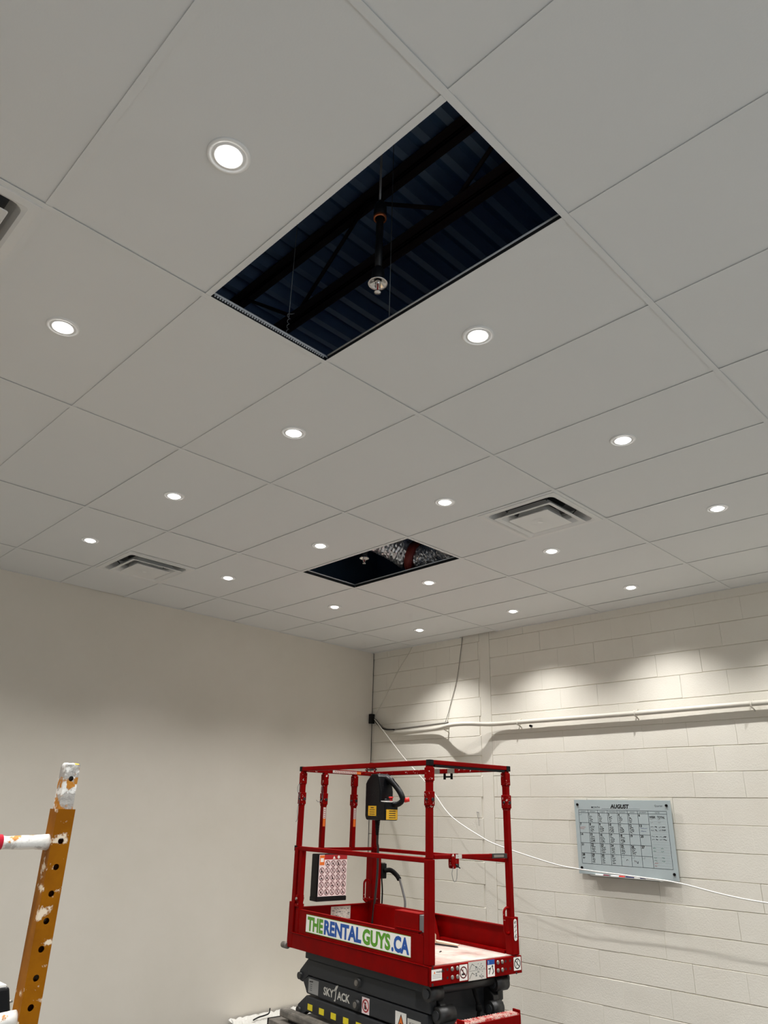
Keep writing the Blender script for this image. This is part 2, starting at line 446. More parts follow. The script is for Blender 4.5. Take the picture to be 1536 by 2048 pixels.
def sprinkler(x, y, top, label, arm):
    t = empty('sprinkler_drop', (x, y, H + .03), label, 'sprinkler')
    mb = MB(); mb.cyl((0, 0, .10), (0, 0, top - .02), .015, M['blackpipe'], 14)
    mb.lathe([(.0, top + .06), (.018, top + .055), (.026, top + .035), (.027, top - .02), (.021, top - .022)], M['blackpipe'], 20)
    if arm: mb.tube([(0, 0, top + .03), arm], .017, M['blackpipe'], 12)
    mb.build('drop_pipe', t)
    mb = MB(); mb.lathe([(.021, top - .03), (.027, top - .03), (.027, top - .018), (.021, top - .018)], M['copper'], 20)
    mb.build('copper_collar', t, label='copper coloured collar')
    mb = MB(); mb.lathe([(.0, .125), (.014, .122), (.024, .105), (.025, .075), (.018, .06)], M['blackpipe'], 20); mb.build('reducer', t)
    mb = MB()
    mb.lathe([(.014, .055), (.022, .050), (.030, .044), (.038, .040), (.039, .044), (.031, .05), (.022, .058)], M['chrome'], 28)
    mb.build('escutcheon', t)
    mb = MB()
    mb.cyl((0, 0, .06), (0, 0, .034), .012, M['chrome'], 12)
    for sx in (-1, 1): mb.tube([(.011 * sx, 0, .04), (.013 * sx, 0, .022), (.004 * sx, 0, .006)], .0024, M['chrome'], 8)
    mb.cyl((0, 0, .008), (0, 0, .0), .005, M['chrome'], 10)
    mb.lathe([(.0, -.002), (.013, -.002), (.0135, .0005), (.0, .001)], M['chrome'], 16)
    mb.build('head', t)
    MB().cyl((0, 0, .036), (0, 0, .01), .0028, M['redbulb'], 8).build('glass_bulb', t, label='red glass bulb')
    return t
sprinkler(.475, .757, .40, 'chrome pendant sprinkler head on a black pipe in the larger ceiling opening', None)
sprinkler(2.70, 3.17, 1.10, 'chrome sprinkler head on a black pipe in the small far ceiling opening', None)
mb = MB(); mb.cyl((.475 - .004, .757, H + .50), (.475 - .004, .757, DECKZ), .005, M['galv'], 10)
tag(mb.build('threaded_rod'), 'thin galvanised rod rising from the sprinkler pipe to the roof deck', 'rod')
def hanger(x, y, label, twist):
    mb = MB(); pts = [(x, y, H + .12 if twist else H + .04), (x, y, DECKZ)]
    mb.tube(pts, .0016, M['wire'], 6)
    if twist:
        p = []
        for k in range(40):
            a = k * .62; p.append((x + .005 * math.cos(a) * (1 if k < 30 else 1.6), y + .005 * math.sin(a), H + .038 + .0027 * k))
        mb.tube(p, .0016, M['wire'], 6)
        mb.tube([(x + .004, y, H + .142), (x + .02, y - .01, H + .15)], .0014, M['wire'], 6)
    tag(mb.build('hanger_wire'), label, 'wire', 'ceiling hanger wires')
hanger(.404, V + FL / 2, 'thin hanger wire twisted round the slotted ceiling runner of the larger opening', True)
hanger(U + FL / 2, .838, 'plain thin hanger wire at the right-hand edge of the larger opening', False)

# insulated foil ducts seen through the far opening
def flex(path, r, n, label, name='flexible_duct', seed=1):
    P = smooth_path(path, n); rr = random.Random(seed); seg = 44
    mb = MB(); mb.tube(P, [r * (1 + (.03 if k % 2 else -.03)) for k in range(len(P))], M['foil'], seg, smooth=False)
    for k in range(len(P) * seg):                      # crinkles
        c = P[k // seg]; v = Vector(mb.v[k]); f = 1 + rr.uniform(-.05, .05)
        w = c + (v - c) * f + Vector((rr.uniform(-.004, .004), rr.uniform(-.004, .004), 0)); mb.v[k] = tuple(w)
    n_caps = 2 * seg; mb.v = mb.v[:len(P) * seg]; mb.f = mb.f[:(len(P) - 1) * seg]; mb.m = mb.m[:len(mb.f)]; mb.sm = mb.sm[:len(mb.f)]
    return tag(mb.build(name), label, 'duct', 'foil ducts above the ceiling')
flex([(2.98, 3.78, H + .52), (3.02, 3.52, H + .46), (3.08, 3.30, H + .355), (3.20, 3.12, H + .21)], .125, 18, 'crinkled silver foil duct left of the red strap in the far opening')
flex([(3.225, 3.055, H + .19), (3.262, 2.90, H + .175), (3.27, 2.70, H + .19), (3.15, 2.3, H + .28), (2.9, 1.75, H + .30)], .110, 18, 'darker silver foil duct right of the red strap in the far opening', seed=5)
mb = MB(); d_ = Vector((.10, -.22, -.09)).normalized()
c_ = Vector((3.213, 3.085, H + .20)); mb.tube([c_ - d_ * .035, c_ + d_ * .035], .134, M['strap'], 28)
tag(mb.build('duct_strap'), 'dull red strap round the foil duct in the far opening', 'strap')
mb = MB(); mb.tube(smooth_path([(2.45, 3.42, H + .16), (2.55, 3.3, H + .20), (2.63, 3.22, H + .17), (2.665, 3.20, H + .20)], 8), .003, M['wire'], 6)
tag(mb.build('loose_wire'), 'loose thin wire curving to the sprinkler in the far opening', 'wire')

# ================================================================= DOWNLIGHTS
light_d = bpy.data.lights.new('downlight_lamp', 'SPOT')
light_d.energy = LAMP_W; light_d.color = LAMP_COL; light_d.spot_size = math.radians(113); light_d.spot_blend = 0.85; light_d.shadow_soft_size = 0.018
def downlight(label, group=None):
    t = empty('recessed_downlight', (0, 0, 0), label, 'ceiling light', group)
    mb = MB()
    mb.lathe([(.066, .0044), (.066, .001), (.063, -.0015), (.054, -.002), (.0535, .0006), (.047, .0004), (.0465, -.0012), (.041, -.0012), (.0405, .0012), (.033, .0015), (.027, .003)], M['lamptrim'], 40)
    mb.build('trim_ring', t)
    mb = MB(); mb.lathe([(.034, .0022), (.0335, -.003), (.028, -.008), (.016, -.0115), (.0, -.0125)], M['lens'], 32)
    mb.build('lens', t)
    l = bpy.data.objects.new('lamp', light_d); COL.objects.link(l); l.parent = t; l.location = (0, 0, -.018)
    return t
G = 'recessed downlights in the panel ceiling'
LIGHTS = {
 (-1, 0): 'largest glaring downlight left of the big ceiling opening, nearest the viewer',
 (-1, 1): 'downlight at the left photo edge, a panel below the cropped air diffuser',
 (1, 0): 'large downlight to the right of the big opening, beside its long right edge',
 (1, 1): 'downlight one panel below the lowest corner of the big opening',
 (3, 0): 'downlight above right of the right-hand air diffuser, one of two nearest the right edge',
 (1, 2): 'downlight midway between the left-hand plaster wall diffuser and the big opening',
 (3, 1): 'downlight just left of the right-hand air diffuser, above the small opening',
 (5, 0): 'downlight far right of the right-hand air diffuser, level with it',
 (1, 3): 'leftmost small downlight, just above the diffuser near the plaster wall',
 (3, 2): 'downlight above the left corner of the small opening',
 (5, 1): 'downlight directly below the right-hand air diffuser',
 (3, 3): 'downlight to the right of the diffuser near the plaster wall',
 (5, 2): 'downlight just below the right half of the small opening',
 (7, 1): 'rightmost of three downlights along the block wall, above the calendar board',
 (5, 3): 'downlight below the lowest corner of the small opening',
 (7, 2): 'middle one of three downlights along the block wall',
 (7, 3): 'lowest downlight, closest to the corner where plaster and block walls meet',
 (1, -1): 'downlight cut by the right photo edge, level with the big opening',
}
proto = None
for i in range(-5, 8, 2):
    for j in range(-3, 4):
        if j * V + .6 < YB + .2: continue
        loc = ((i + .5) * U + .012, (j + .5) * V + .012, H)
        lab = LIGHTS.get((i, j)); g = G
        if lab is None: lab = 'white round downlight in the part of the ceiling outside the photo'; g = 'downlights outside the photo'
        if proto is None:
            proto = downlight(lab, g); proto.location = loc
        else: copy_tree(proto, loc, lab, g)

# ================================================================= AIR DIFFUSERS
def sq(h, z, r, n=5):
    """rounded square outline, half size h"""
    out = []
    for cx, cy, a0 in ((h - r, h - r, 0), (-h + r, h - r, 90), (-h + r, -h + r, 180), (h - r, -h + r, 270)):
        for k in range(n):
            a = math.radians(a0 + 90 * k / (n - 1)); out.append((cx + r * math.cos(a), cy + r * math.sin(a), z))
    return out
def skin(mb, loops, m, close=False):
    n = len(loops[0]); vs = [p for l in loops for p in l]
    fs = [(i * n + k, i * n + (k + 1) % n, (i + 1) * n + (k + 1) % n, (i + 1) * n + k) for i in range(len(loops) - 1) for k in range(n)]
    if close: fs.append(list(range((len(loops) - 1) * n, len(loops) * n)))
    mb.add(vs, fs, m)
def diffuser(loc, label):
    t = empty('air_diffuser', loc, label, 'air diffuser', 'square ceiling air diffusers')
    mb = MB(); skin(mb, [sq(.293, .010, .004), sq(.293, -.004, .004), sq(.262, -.006, .010), sq(.250, -.001, .035), sq(.238, .030, .05), sq(.222, .085, .06)], M['diff'])
    mb.build('outer_frame', t)
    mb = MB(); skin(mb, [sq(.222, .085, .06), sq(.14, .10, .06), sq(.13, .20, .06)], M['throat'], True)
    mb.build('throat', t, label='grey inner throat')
    mb = MB(); skin(mb, [sq(.150, .034, .03), sq(.160, .010, .03), sq(.185, -.016, .02), sq(.214, -.024, .008), sq(.217, -.021, .008), sq(.190, -.009, .02), sq(.168, .018, .03), sq(.156, .040, .03), sq(.150, .034, .03)], M['diff'])
    for a in range(4):
        c, s_ = math.cos(a * PI / 2 + PI / 4), math.sin(a * PI / 2 + PI / 4)
        mb.cyl((c * .2, s_ * .2, .018), (c * .27, s_ * .27, .09), .004, M['throat'], 6)
    mb.build('middle_cone', t)
    mb = MB(); skin(mb, [sq(.10, .045, .03), sq(.110, .0, .02), sq(.146, -.024, .006), sq(.148, -.030, .006), sq(.142, -.031, .006)], M['diff'], True)
    mb.disc(.018, -.0325, M['lamptrim']); mb.ring(.056, .062, -.0322, M['diff'])
    mb.build('centre_plate', t)
    return t
d0 = (4.5 * U + .012, 1.25 * V + .012, H)
dif = diffuser(d0, 'square white air diffuser right of the small opening, with a deep dark slot')
copy_tree(dif, (2.5 * U + .012, 3.75 * V + .012, H), 'smaller looking white air diffuser beside the plaster wall at left')
copy_tree(dif, (-1.5 * U + .012, 1.25 * V + .012, H), 'white air diffuser cropped by the left photo edge, near the viewer')

# ================================================================= ON THE BLOCK WALL
# painted conduit that bows off the wall where it passes the upright strip
t = empty('wall_conduit', (XR - .05, 3.0, H - .96), 'cream painted conduit running along the block wall above the calendar board', 'pipe')
o3 = Vector((XR - .05, 3.0, H - .96))
cp = [(5.105, -2.2, H - .952), (5.105, 1.1, H - .957), (5.10, 2.2, H - .964), (5.098, 3.3, H - .962), (5.096, 3.68, H - .962), (5.068, 3.84, H - .957), (5.015, 3.98, H - .950), (4.995, 4.12, H - .948), (5.02, 4.26, H - .951), (5.075, 4.40, H - .958), (5.102, 4.56, H - .963), (5.11, 5.0, H - .968), (5.115, 5.25, H - .955), (5.125, 5.36, H - .92), (5.14, 5.47, H - .83)]
mb = MB(); mb.tube([Vector(p) - o3 for p in smooth_path(cp, 6)], .0215, M['pipe'], 16); mb.build('pipe', t)
for yy in (2.18, 1.2, 3.42, 4.36):
    mb = MB()
    z = -.003
    mb.tube([Vector((.062, yy - 3.0, z + .045)), Vector((.02, yy - 3.0, z + .026)), Vector((-.024, yy - 3.0, z + .02)), Vector((-.028, yy - 3.0, z - .02)), Vector((.02, yy - 3.0, z - .03)), Vector((.062, yy - 3.0, z - .05))], .006, M['pipe'], 8)
    mb.build('pipe_strap', t)
mb = MB(); mb.tube(smooth_path([(5.13, 5.48, H - .80), (5.115, 5.38, H - .87), (5.118, 5.24, H - .928), (5.125, 4.9, H - .925), (5.125, 4.35, H - .905)], 6), .010, M['cableg'], 8)
tag(mb.build('grey_cable'), 'grey cable lying along the top of the conduit near the room corner', 'cable')
mb = MB(); mb.tube(smooth_path([(5.135, 5.50, H - .79), (5.092, 5.42, H - .85), (5.082, 5.28, H - .925), (5.085, 5.12, H - .940)], 6), .007, M['black'], 8)
tag(mb.build('black_cable'), 'short black cable curving from the corner box onto the conduit', 'cable')
mb = MB(); mb.box((5.085, 5.505, H - .845), (5.14, 5.555, H - .735), M['black'])
tag(mb.build('corner_box', bevel=.004), 'small black box in the room corner where the cables come out', 'box')
mb = MB(); mb.tube(smooth_path([(5.148, 4.913, H - .002), (5.146, 4.98, H - .09), (5.13, 5.11, H - .25), (5.12, 5.30, H - .53), (5.12, 5.49, H - .775)], 6), .0035, M['pipe'], 6)
tag(mb.build('painted_wire'), 'slack cream painted wire from ceiling to the black corner box', 'wire')
mb = MB(); mb.tube(smooth_path([(5.150, 4.150, H + .003), (5.148, 4.175, H - .15), (5.146, 4.21, H - .35), (5.147, 4.25, H - .50), (5.147, 4.322, H - .69), (5.144, 4.36, H - .80), (5.120, 4.397, H - .93)], 6), .0035, M['cableg'], 6)
tag(mb.build('grey_wire'), 'thin grey wire hanging down the block wall from ceiling to conduit', 'wire')
# white cable sagging from the corner box across the room
cab = [(5.09, 5.46, H - .80), (5.02, 5.22, H - .965), (4.94, 4.83, H - 1.26), (4.85, 4.366, H - 1.573), (4.82, 4.08, H - 1.828), (4.79, 3.69, H - 2.003), (4.78, 3.455, H - 2.077), (4.78, 2.94, H - 2.183), (4.80, 2.665, H - 2.216), (4.83, 2.07, H - 2.245), (4.84, 1.838, H - 2.262), (4.86, 1.52, H - 2.314), (4.88, 1.25, H - 2.341), (4.92, .6, H - 2.37), (4.98, .1, H - 2.36), (5.0, -.2, H - 2.34)]
mb = MB(); mb.tube(smooth_path(cab, 6), .0055, M['cablew'], 8)
tag(mb.build('white_cable'), 'thin white cable sagging from the room corner across the calendar board', 'cable')
# chips and nail on the wall
mb = MB(); mb.cyl((XR + .002, 3.985, H - 1.80), (XR - .03, 3.985, H - 1.795), .004, M['greyink'], 8)
mb.tube(smooth_path([(XR - .026, 3.985, H - 1.80), (XR - .02, 3.975, H - 1.86), (XR - .015, 3.972, H - 1.92)], 5), .0025, M['greyink'], 6)
tag(mb.build('wall_nail'), 'painted nail with a bit of wire on the block wall behind the red lift', 'nail')
mb = MB(); mb.cyl((XR + .002, 3.30, H - 1.0), (XR - .03, 3.30, H - 1.0), .011, M['black'], 10)
tag(mb.build('wall_anchor'), 'small black anchor stub under the conduit right of the upright strip', 'anchor')

# glass calendar board
BW, BH = .897, .597
t = empty('calendar_board', (XR - .003, 2.417, H - 2.270), 'grey glass monthly calendar board with black corner bolts on the block wall', 'whiteboard')
mb = MB(); mb.box((-.034, -BW / 2, 0), (-.028, BW / 2, BH), M['glassb']); mb.build('glass_panel', t, bevel=.0015)
for sy in (-1, 1):
    for zz in (.048, BH - .040):
        mb = MB(); mb.cyl((0, sy * (BW / 2 - .034), zz), (-.0425, sy * (BW / 2 - .034), zz), .0105, M['black'], 18); mb.build('standoff_bolt', t)
Y0 = BW / 2
def fr(): return MB().frame((-.0345, Y0, BH), (0, -1, 0), (0, 0, 1))    # u right, v up (negative = down), n towards the viewer
mb = fr()
g0, g1, nx = .045 * BW, .955 * BW, .775 * BW
top, rows = -.140 * BH, [-.178, -.314, -.450, -.586, -.722, -.862]
rows = [r * BH for r in rows]
cols = [g0 + (nx - g0) * k / 7 for k in range(8)]
for c in cols + [g1]: mb.line((c, top), (c, rows[-1]), .0034, 0, M['lineg'])
for r in [top] + rows: mb.line((g0, r), (nx if r not in (top, rows[0], rows[-1]) else g1, r), .0028, 0, M['lineg'])
for k, dn in enumerate(('SUNDAY', 'MONDAY', 'TUESDAY', 'WEDNESDAY', 'THURSDAY', 'FRIDAY', 'SATURDAY')):
    mb.text(dn, (cols[k] + cols[k + 1]) / 2, rows[0] + .006, .009, M['lineg'], .0001, cx=True)
mb.text('NOTES', (nx + g1) / 2, rows[0] + .006, .009, M['lineg'], .0001, cx=True)
mb.text('MONTH', .19 * BW, -.115 * BH, .016, M['lineg'], .0001, bold=.01)
mb.line((.30 * BW, -.118 * BH), (.70 * BW, -.118 * BH), .0016, 0, M['lineg'])
mb.text('Quartet', .845 * BW, -.083 * BH, .015, M['lineg'], .0001)
for k in range(20):
    r = rows[0] - .03 * BH - k * .0325 * BH
    if r > rows[-1] + .01: mb.line((nx + .01, r), (g1 - .008, r), .0008, 0, M['greyink'])
for r in range(5):
    for k in range(7):
        u, v = cols[k], rows[r]
        if (r, k) in ((0, 0), (4, 4), (4, 5), (4, 6)):
            mb.line((u + .002, v - .018), (u + .024, v - .018), .0013, 0, M['lineg']); mb.line((u + .024, v - .018), (u + .024, v - .002), .0013, 0, M['lineg'])
mb.build('printed_grid', t, label='printed dark calendar grid')
mb = fr(); rs = random.Random(21)
mb.text('AUGUST', .395 * BW, -.110 * BH, .030, M['ink'], .0002, bold=.045, slant=.15)
def scrib(u, v, w, h, m, wd=.0038):
    n = max(4, int(w / .004)); p = [(u + w * i / n, v + rs.uniform(0, h)) for i in range(n + 1)]
    for a, b in zip(p, p[1:]): mb.line(a, b, wd, .0002, m)
day = 0
for r in range(5):
    for k in range(7):
        if (r, k) in ((0, 0), (4, 4), (4, 5), (4, 6)): continue
        day += 1; u, v = cols[k], rows[r]
        mb.text(str(day), u + .006, v - .021, .018, M['ink'], .0002, bold=.04)
        if 0 < k < 6 and not (r == 2 and k == 5):
            for q in range(4): scrib(u + .007 + rs.uniform(0, .004), v - .034 - q * .0125, rs.uniform(.018, .034) * (1.25 if r in (1, 2, 3) else 1), .008, M['ink'])
            if r in (1, 2): scrib(u + .034, v - .05, .014, .012, M['lineg']); scrib(u + .034, v - .064, .012, .010, M['lineg'])
scrib(cols[0] + .004, rows[1] - .042, .055, .008, M['inkred'], .002); scrib(cols[0] + .004, rows[1] - .052, .04, .006, M['inkred'], .002)
scrib(cols[6] + .012, rows[1] - .034, .060, .007, M['inkblue'], .002); scrib(cols[6] + .016, rows[1] - .058, .045, .008, M['inkblue'], .0024)
scrib(cols[0] + .010, rows[4] - .052, .022, .024, M['ink'], .003); scrib(cols[4] + .045, rows[4] - .05, .016, .03, M['ink'], .003)
scrib(cols[5] + .04, rows[4] - .058, .016, .03, M['lineg'], .004); scrib(cols[5] + .022, rows[4] - .05, .012, .02, M['greyink'], .004)
mb.text('WEEK   TOTAL', nx + .006, rows[0] - .032, .016, M['ink'], .0002, w=.135, bold=.03)
for bk, (f0, cc) in enumerate(((.235, 'g'), (.335, 'k'), (.455, 'k'), (.60, 'gr'), (.72, 'gr'))):
    for q in range(2):
        v = -f0 * BH - q * .022 - .012
        m1 = {'g': M['greyink'], 'k': M['lineg'], 'gr': M['inkgreen']}[cc]
        scrib(nx + .010, v, .026, .010, m1, .002); scrib(nx + .078, v, .024, .010, m1, .002)
        if cc == 'k': scrib(nx + .046, v, .018, .012, M['ink'], .004); scrib(nx + .108, v, .028, .012, M['ink'], .004)
scrib(nx + .01, -.805 * BH, .03, .007, M['inkred'], .002); scrib(nx + .01, -.84 * BH, .02, .007, M['inkred'], .002)
mb.build('handwriting', t, label='handwritten notes in black, red, blue and green marker')
mb = MB()
tx0, tx1 = -.312, .312
mb.box((-.080, tx0, -.010), (0, tx1, -.006), M['tray']); mb.box((-.080, tx0, -.010), (-.077, tx1, .000), M['tray']); mb.box((-.003, tx0, -.01), (0, tx1, .03), M['tray'])
mb.build('marker_tray', t, label='pale plastic marker tray')
def marker(y, body, cap, label, flip):
    tt = empty('marker', (XR - .068, 2.417 + y, H - 2.270 + .0025), label, 'marker', 'dry erase markers on the board tray')
    s_ = -1 if flip else 1
    mb = MB(); mb.tube([(0, -.055 * s_, 0), (0, .020 * s_, 0)], .0078, body, 14); mb.build('barrel', tt)
    mb = MB(); mb.tube([(0, .020 * s_, 0), (0, .024 * s_, 0), (0, .068 * s_, 0), (0, .071 * s_, 0)], [.0080, .0082, .0076, .005], cap, 14); mb.build('cap', tt)
marker(.215, M['mwhite'], M['maroon'], 'marker with a maroon cap at the left of the board tray', True)
marker(.072, M['mwhite'], M['mred'], 'marker with a bright red cap on the board tray', True)
marker(-.065, M['mnavy'], M['mwhite'], 'navy marker with a white cap in the middle of the tray', True)
marker(-.205, M['mwhite'], M['mnavy'], 'white marker with a navy cap at the right end of the tray', False)

# crumpled white plastic along the foot of the plaster wall
mb = MB(); rs = random.Random(5); nx_, ny_ = 60, 14; g = []
for a in range(nx_ + 1):
    for b in range(ny_ + 1):
        x = 3.45 + 1.5 * a / nx_; y = 4.95 + .585 * b / ny_
        z = .006 + .05 * max(0, (b / ny_) ** 3) + rs.uniform(0, .010) + .012 * abs(math.sin(a * .9 + b * .5)) * (b / ny_)
        g.append((x + rs.uniform(-.01, .01), min(y, YL - .006), z))
mb.add(g, [(a * (ny_ + 1) + b, (a + 1) * (ny_ + 1) + b, (a + 1) * (ny_ + 1) + b + 1, a * (ny_ + 1) + b + 1) for a in range(nx_) for b in range(ny_)], M['sheet'])
tag(mb.build('plastic_sheet'), 'crumpled white plastic sheet on the floor along the plaster wall', 'plastic sheet')
mb = MB(); mb.tube(smooth_path([(3.62, 5.40, .065), (3.70, 5.43, .07), (3.80, 5.42, .085), (3.83, 5.44, .12)], 5), .006, M['black'], 6)
tag(mb.build('twig'), 'dark crooked scrap of wire on the white plastic sheet', 'scrap')

# ================================================================= SCISSOR LIFT
TH = 0.109
LW, LL = 0.80, 1.606
e_ = Vector((math.cos(TH), -math.sin(TH), 0)); d_ = Vector((math.sin(TH), math.cos(TH), 0))
c_ = Vector((2.773, 2.53, 0)) + e_ * LW / 2 + d_ * LL / 2
lift = empty('scissor_lift', c_, 'red and dark grey scissor lift with guard rails, lowered, in the room corner', 'scissor lift', rz=-TH)
LT = Matrix.Translation((-LW / 2, -LL / 2, 0))
def LB(): return MB(LT)
def part(mb, name, parent=lift, bevel=None, label=None): return mb.build(name, parent, bevel, label)
FX, FY, EX, EY = (0, -1, 0), (0, 0, 1), (1, 0, 0), (0, 0, 1)   # front side (faces -x) and entry end (faces -y)

# --- platform
mb = LB()
mb.box((.01, .012, .925), (LW - .01, LL - .01, .957), M['dust']); part(mb, 'deck', label='dusty whitish platform deck')
mb = LB()                                                  # frame skirt with a folded ledge on top
mb.box((-.008, -.012, .852), (.018, LL + .006, .955), M['red'])
mb.box((LW - .018, -.012, .852), (LW + .008, LL + .006, .955), M['red'])
mb.box((-.008, -.014, .852), (LW + .022, .010, .953), M['red'])
mb.box((-.008, LL - .01, .852), (LW + .008, LL + .012, .955), M['red'])
mb.box((-.012, 0, .951), (.022, LL + .004, .957), M['red'])
skirt = part(mb, 'platform_frame', bevel=.003)
mb = LB(); mb.frame((0, -.0145, .852), EX, EY)
for u in (.092, .137, .664, .707): 
    for v in (.079, .035): mb.disc(.0085, 0, M['ink'], (u, v), 6)
mb.disc(.009, 0, M['ink'], (.013, .095), 8); mb.disc(.009, 0, M['ink'], (.013, .010), 8); mb.disc(.008, 0, M['ink'], (.765, .096), 8); mb.disc(.008, 0, M['ink'], (.765, .004), 8)
part(mb, 'slot_holes', skirt, label='black slots in the red skirt')
for u in (.177, .221, .588, .630):
    for v in (.079, .034):
        mb = LB(); mb.frame((0, -.0145, .852), EX, EY); mb.lathe([(.0125, 0), (.0125, .004), (.009, .007), (.0, .008)], M['steel'], 14, (u, v, 0)); part(mb, 'dome_bolt', skirt, label='grey dome headed bolt')
mb = None
def plate(u0, v0, w, h, m=None):
    global mb
    if mb: part(mb, 'warning_decal', skirt, label='white warning decal')
    mb = LB(); mb.frame((0, -.0146, .852), EX, EY); mb.rect(u0, v0, u0 + w, v0 + h, 0, m or M['white'])
plate(.004, .030, .086, .058); mb.text('WARNING', .042, .068, .010, M['ink'], .0002, bold=.02)
mb.add([(.022, .066, .0002), (.036, .066, .0002), (.029, .080, .0002)], [(0, 1, 2)], M['orange'])
for q in range(3): mb.line((.012, .060 - q * .008), (.082, .060 - q * .008), .0022, .0002, M['greyink'])
plate(.240, .008, .070, .086); mb.nosign(.275, .051, .033, .0002, M['brown'], M['ink'], 1)
plate(.318, .000, .160, .102, M['offw'])
rs = random.Random(9)
for row in (.078, .030):
    mb.line((.326, row - .020), (.352, row + .012), .003, .0002, M['ink']); mb.line((.352, row + .012), (.372, row), .003, .0002, M['ink'])
    for q in range(14): 
        uu, vv = .378 + rs.uniform(0, .088), row + rs.uniform(-.022, .014); mb.line((uu, vv), (uu + rs.uniform(.004, .016), vv + rs.uniform(-.004, .004)), .0035, .0002, M['lineg'])
mb.line((.320, .052), (.476, .052), .0015, .0002, M['lineg'])
plate(.490, .006, .068, .094); mb.rect(.490, .072, .558, .100, .0002, M['blue']); mb.text('!', .500, .077, .016, M['white'], .0004, bold=.03)
mb.line((.505, .020), (.520, .058), .006, .0002, M['ink']); mb.line((.498, .050), (.522, .050), .006, .0002, M['ink']); mb.line((.535, .018), (.548, .034), .007, .0002, M['ink']); mb.disc(.007, .0002, M['ink'], (.537, .062), 8); mb.line((.537, .056), (.548, .030), .006, .0002, M['ink'])
plate(.742, .018, .070, .076); mb.nosign(.777, .056, .031, .0002, M['ink'], M['greyink'], 0)
part(mb, 'warning_decal', skirt, label='white warning decal')
mb = LB(); mb.tube([(-.004, LL + .004, .858), (-.004, LL + .075, .858)], .022, M['greyworn'], 14); part(mb, 'corner_bumper', label='grey steel corner bumper')

# --- toe boards
mb = LB()
mb.box((.0, .075, .957), (.006, 1.48, 1.113), M['red'])
mb.box((.0, .075, 1.108), (.022, 1.48, 1.117), M['red'])
mb.prism([(.055, .957), (.16, .957), (.085, 1.113), (.055, 1.113)], 0, -.001, .004, M['red'])
toe = part(mb, 'front_toe_board', bevel=.0015)
mb = LB(); mb.frame((-.0015, 1.380, .978), FX, FY)
SW, SH = 1.206, .117
mb.rect(0, 0, SW, SH, 0, M['white'])
for a, b in (((0, .001), (SW, .001)), ((0, SH - .001), (SW, SH - .001))): mb.line(a, b, .003, .0002, M['green'])
for tx, u0, u1, cl in (('THE', .020, .226, 'green'), ('RENTAL', .240, .690, 'blue'), ('GUYS', .702, 1.003, 'green'), ('.CA', 1.014, 1.192, 'blue')):
    mb.text(tx, u0, .017, .084, M[cl], .0006, w=u1 - u0, bold=.045)
part(mb, 'rental_sign', toe, label='white sign lettered THERENTALGUYS.CA in green and blue')
mb = LB()
mb.box((LW - .006, .07, .957), (LW, LL - .03, 1.118), M['red'])
mb.box((LW - .030, .07, 1.112), (LW, LL - .03, 1.120), M['red'])
mb.box((LW - .055, .07, .957), (LW - .008, .72, .975), M['red'])
mb.prism([(.70, .957), (1.50, .957), (1.50, 1.118), (.765, 1.118)], 0, LW - .065, LW - .055, M['red'])
part(mb, 'rear_toe_board', bevel=.0015)
mb = LB(); mb.box((.05, LL - .03, .957), (LW - .05, LL - .022, 1.120), M['red']); mb.box((.05, LL - .045, 1.112), (LW - .05, LL - .022, 1.120), M['red'])
et = part(mb, 'end_toe_board', bevel=.0015)
mb = LB(); mb.frame((.36, LL - .031, 1.015), EX, EY); mb.rect(0, 0, .195, .092, 0, M['offw'])
rs = random.Random(3)
for q in range(60):
    u, v = rs.uniform(.01, .17), rs.uniform(.008, .082); mb.line((u, v), (u + rs.uniform(.006, .02), v + rs.uniform(-.003, .003)), .004, .0003, rs.choice((M['lineg'], M['greyink'], M['greyink'])))
part(mb, 'worn_decal', et, label='worn white instruction decal')

# --- posts
def post(name, x, y, z0, zj, z1, lower=.026, upper=.020, collars=True, label=None):
    mb = LB()
    mb.box((x - lower, y - lower, z0), (x + lower, y + lower, zj), M['red'])
    mb.box((x - upper, y - upper, zj), (x + upper, y + upper, z1), M['red'])
    o = part(mb, name, bevel=.005)
    if collars:
        for za, zb, g in ((1.865, 1.955, .006), (2.020, 2.105, .005)):
            mb = LB(); mb.box((x - upper - g, y - upper - g, za), (x + upper + g, y + upper + g, zb), M['redworn'])
            mb.box((x - upper - g + .004, y - upper - g + .004, za - .012), (x + upper + g - .004, y + upper + g - .004, za + .002), M['redworn'])
            part(mb, 'sleeve', o, bevel=.004)
        mb = LB(); mb.cyl((x - upper - .016, y - .004, 1.905), (x + upper + .010, y - .004, 1.905), .0075, M['ink'], 10); mb.cyl((x + .006, y - upper - .0115, 1.905), (x + .006, y, 1.905), .011, M['ink'], 10)
        part(mb, 'lock_pin', o, label='black lock pin')
    return o
p_near = post('guard_post', .020, .022, .957, 1.545, 2.118)
p_right = post('guard_post', LW - .030, .022, 1.0, 1.18, 2.118, .020)
p_back = post('guard_post', LW - .018, LL - .035, .957, 1.47, 2.118, .046, .020)
p_left = post('guard_post', .018, LL - .03, .860, 1.545, 2.118, .024, .019)
for x in (.235, .548):
    o = post('guard_post', x, LL - .03, 1.535, 1.54, 2.118, .019, .019)
    mb = LB(); mb.frame((x - .012, LL - .0496, 1.70), EX, EY); mb.rect(0, 0, .024, .10, 0, M['orange']); mb.rect(0, .06, .024, .145, 0.0002, M['offw'])
    for q in range(5): mb.line((.004, .07 + q * .015), (.020, .07 + q * .015), .005, .0004, M['redink'])
    part(mb, 'post_decal', o, label='orange and white decal strip')
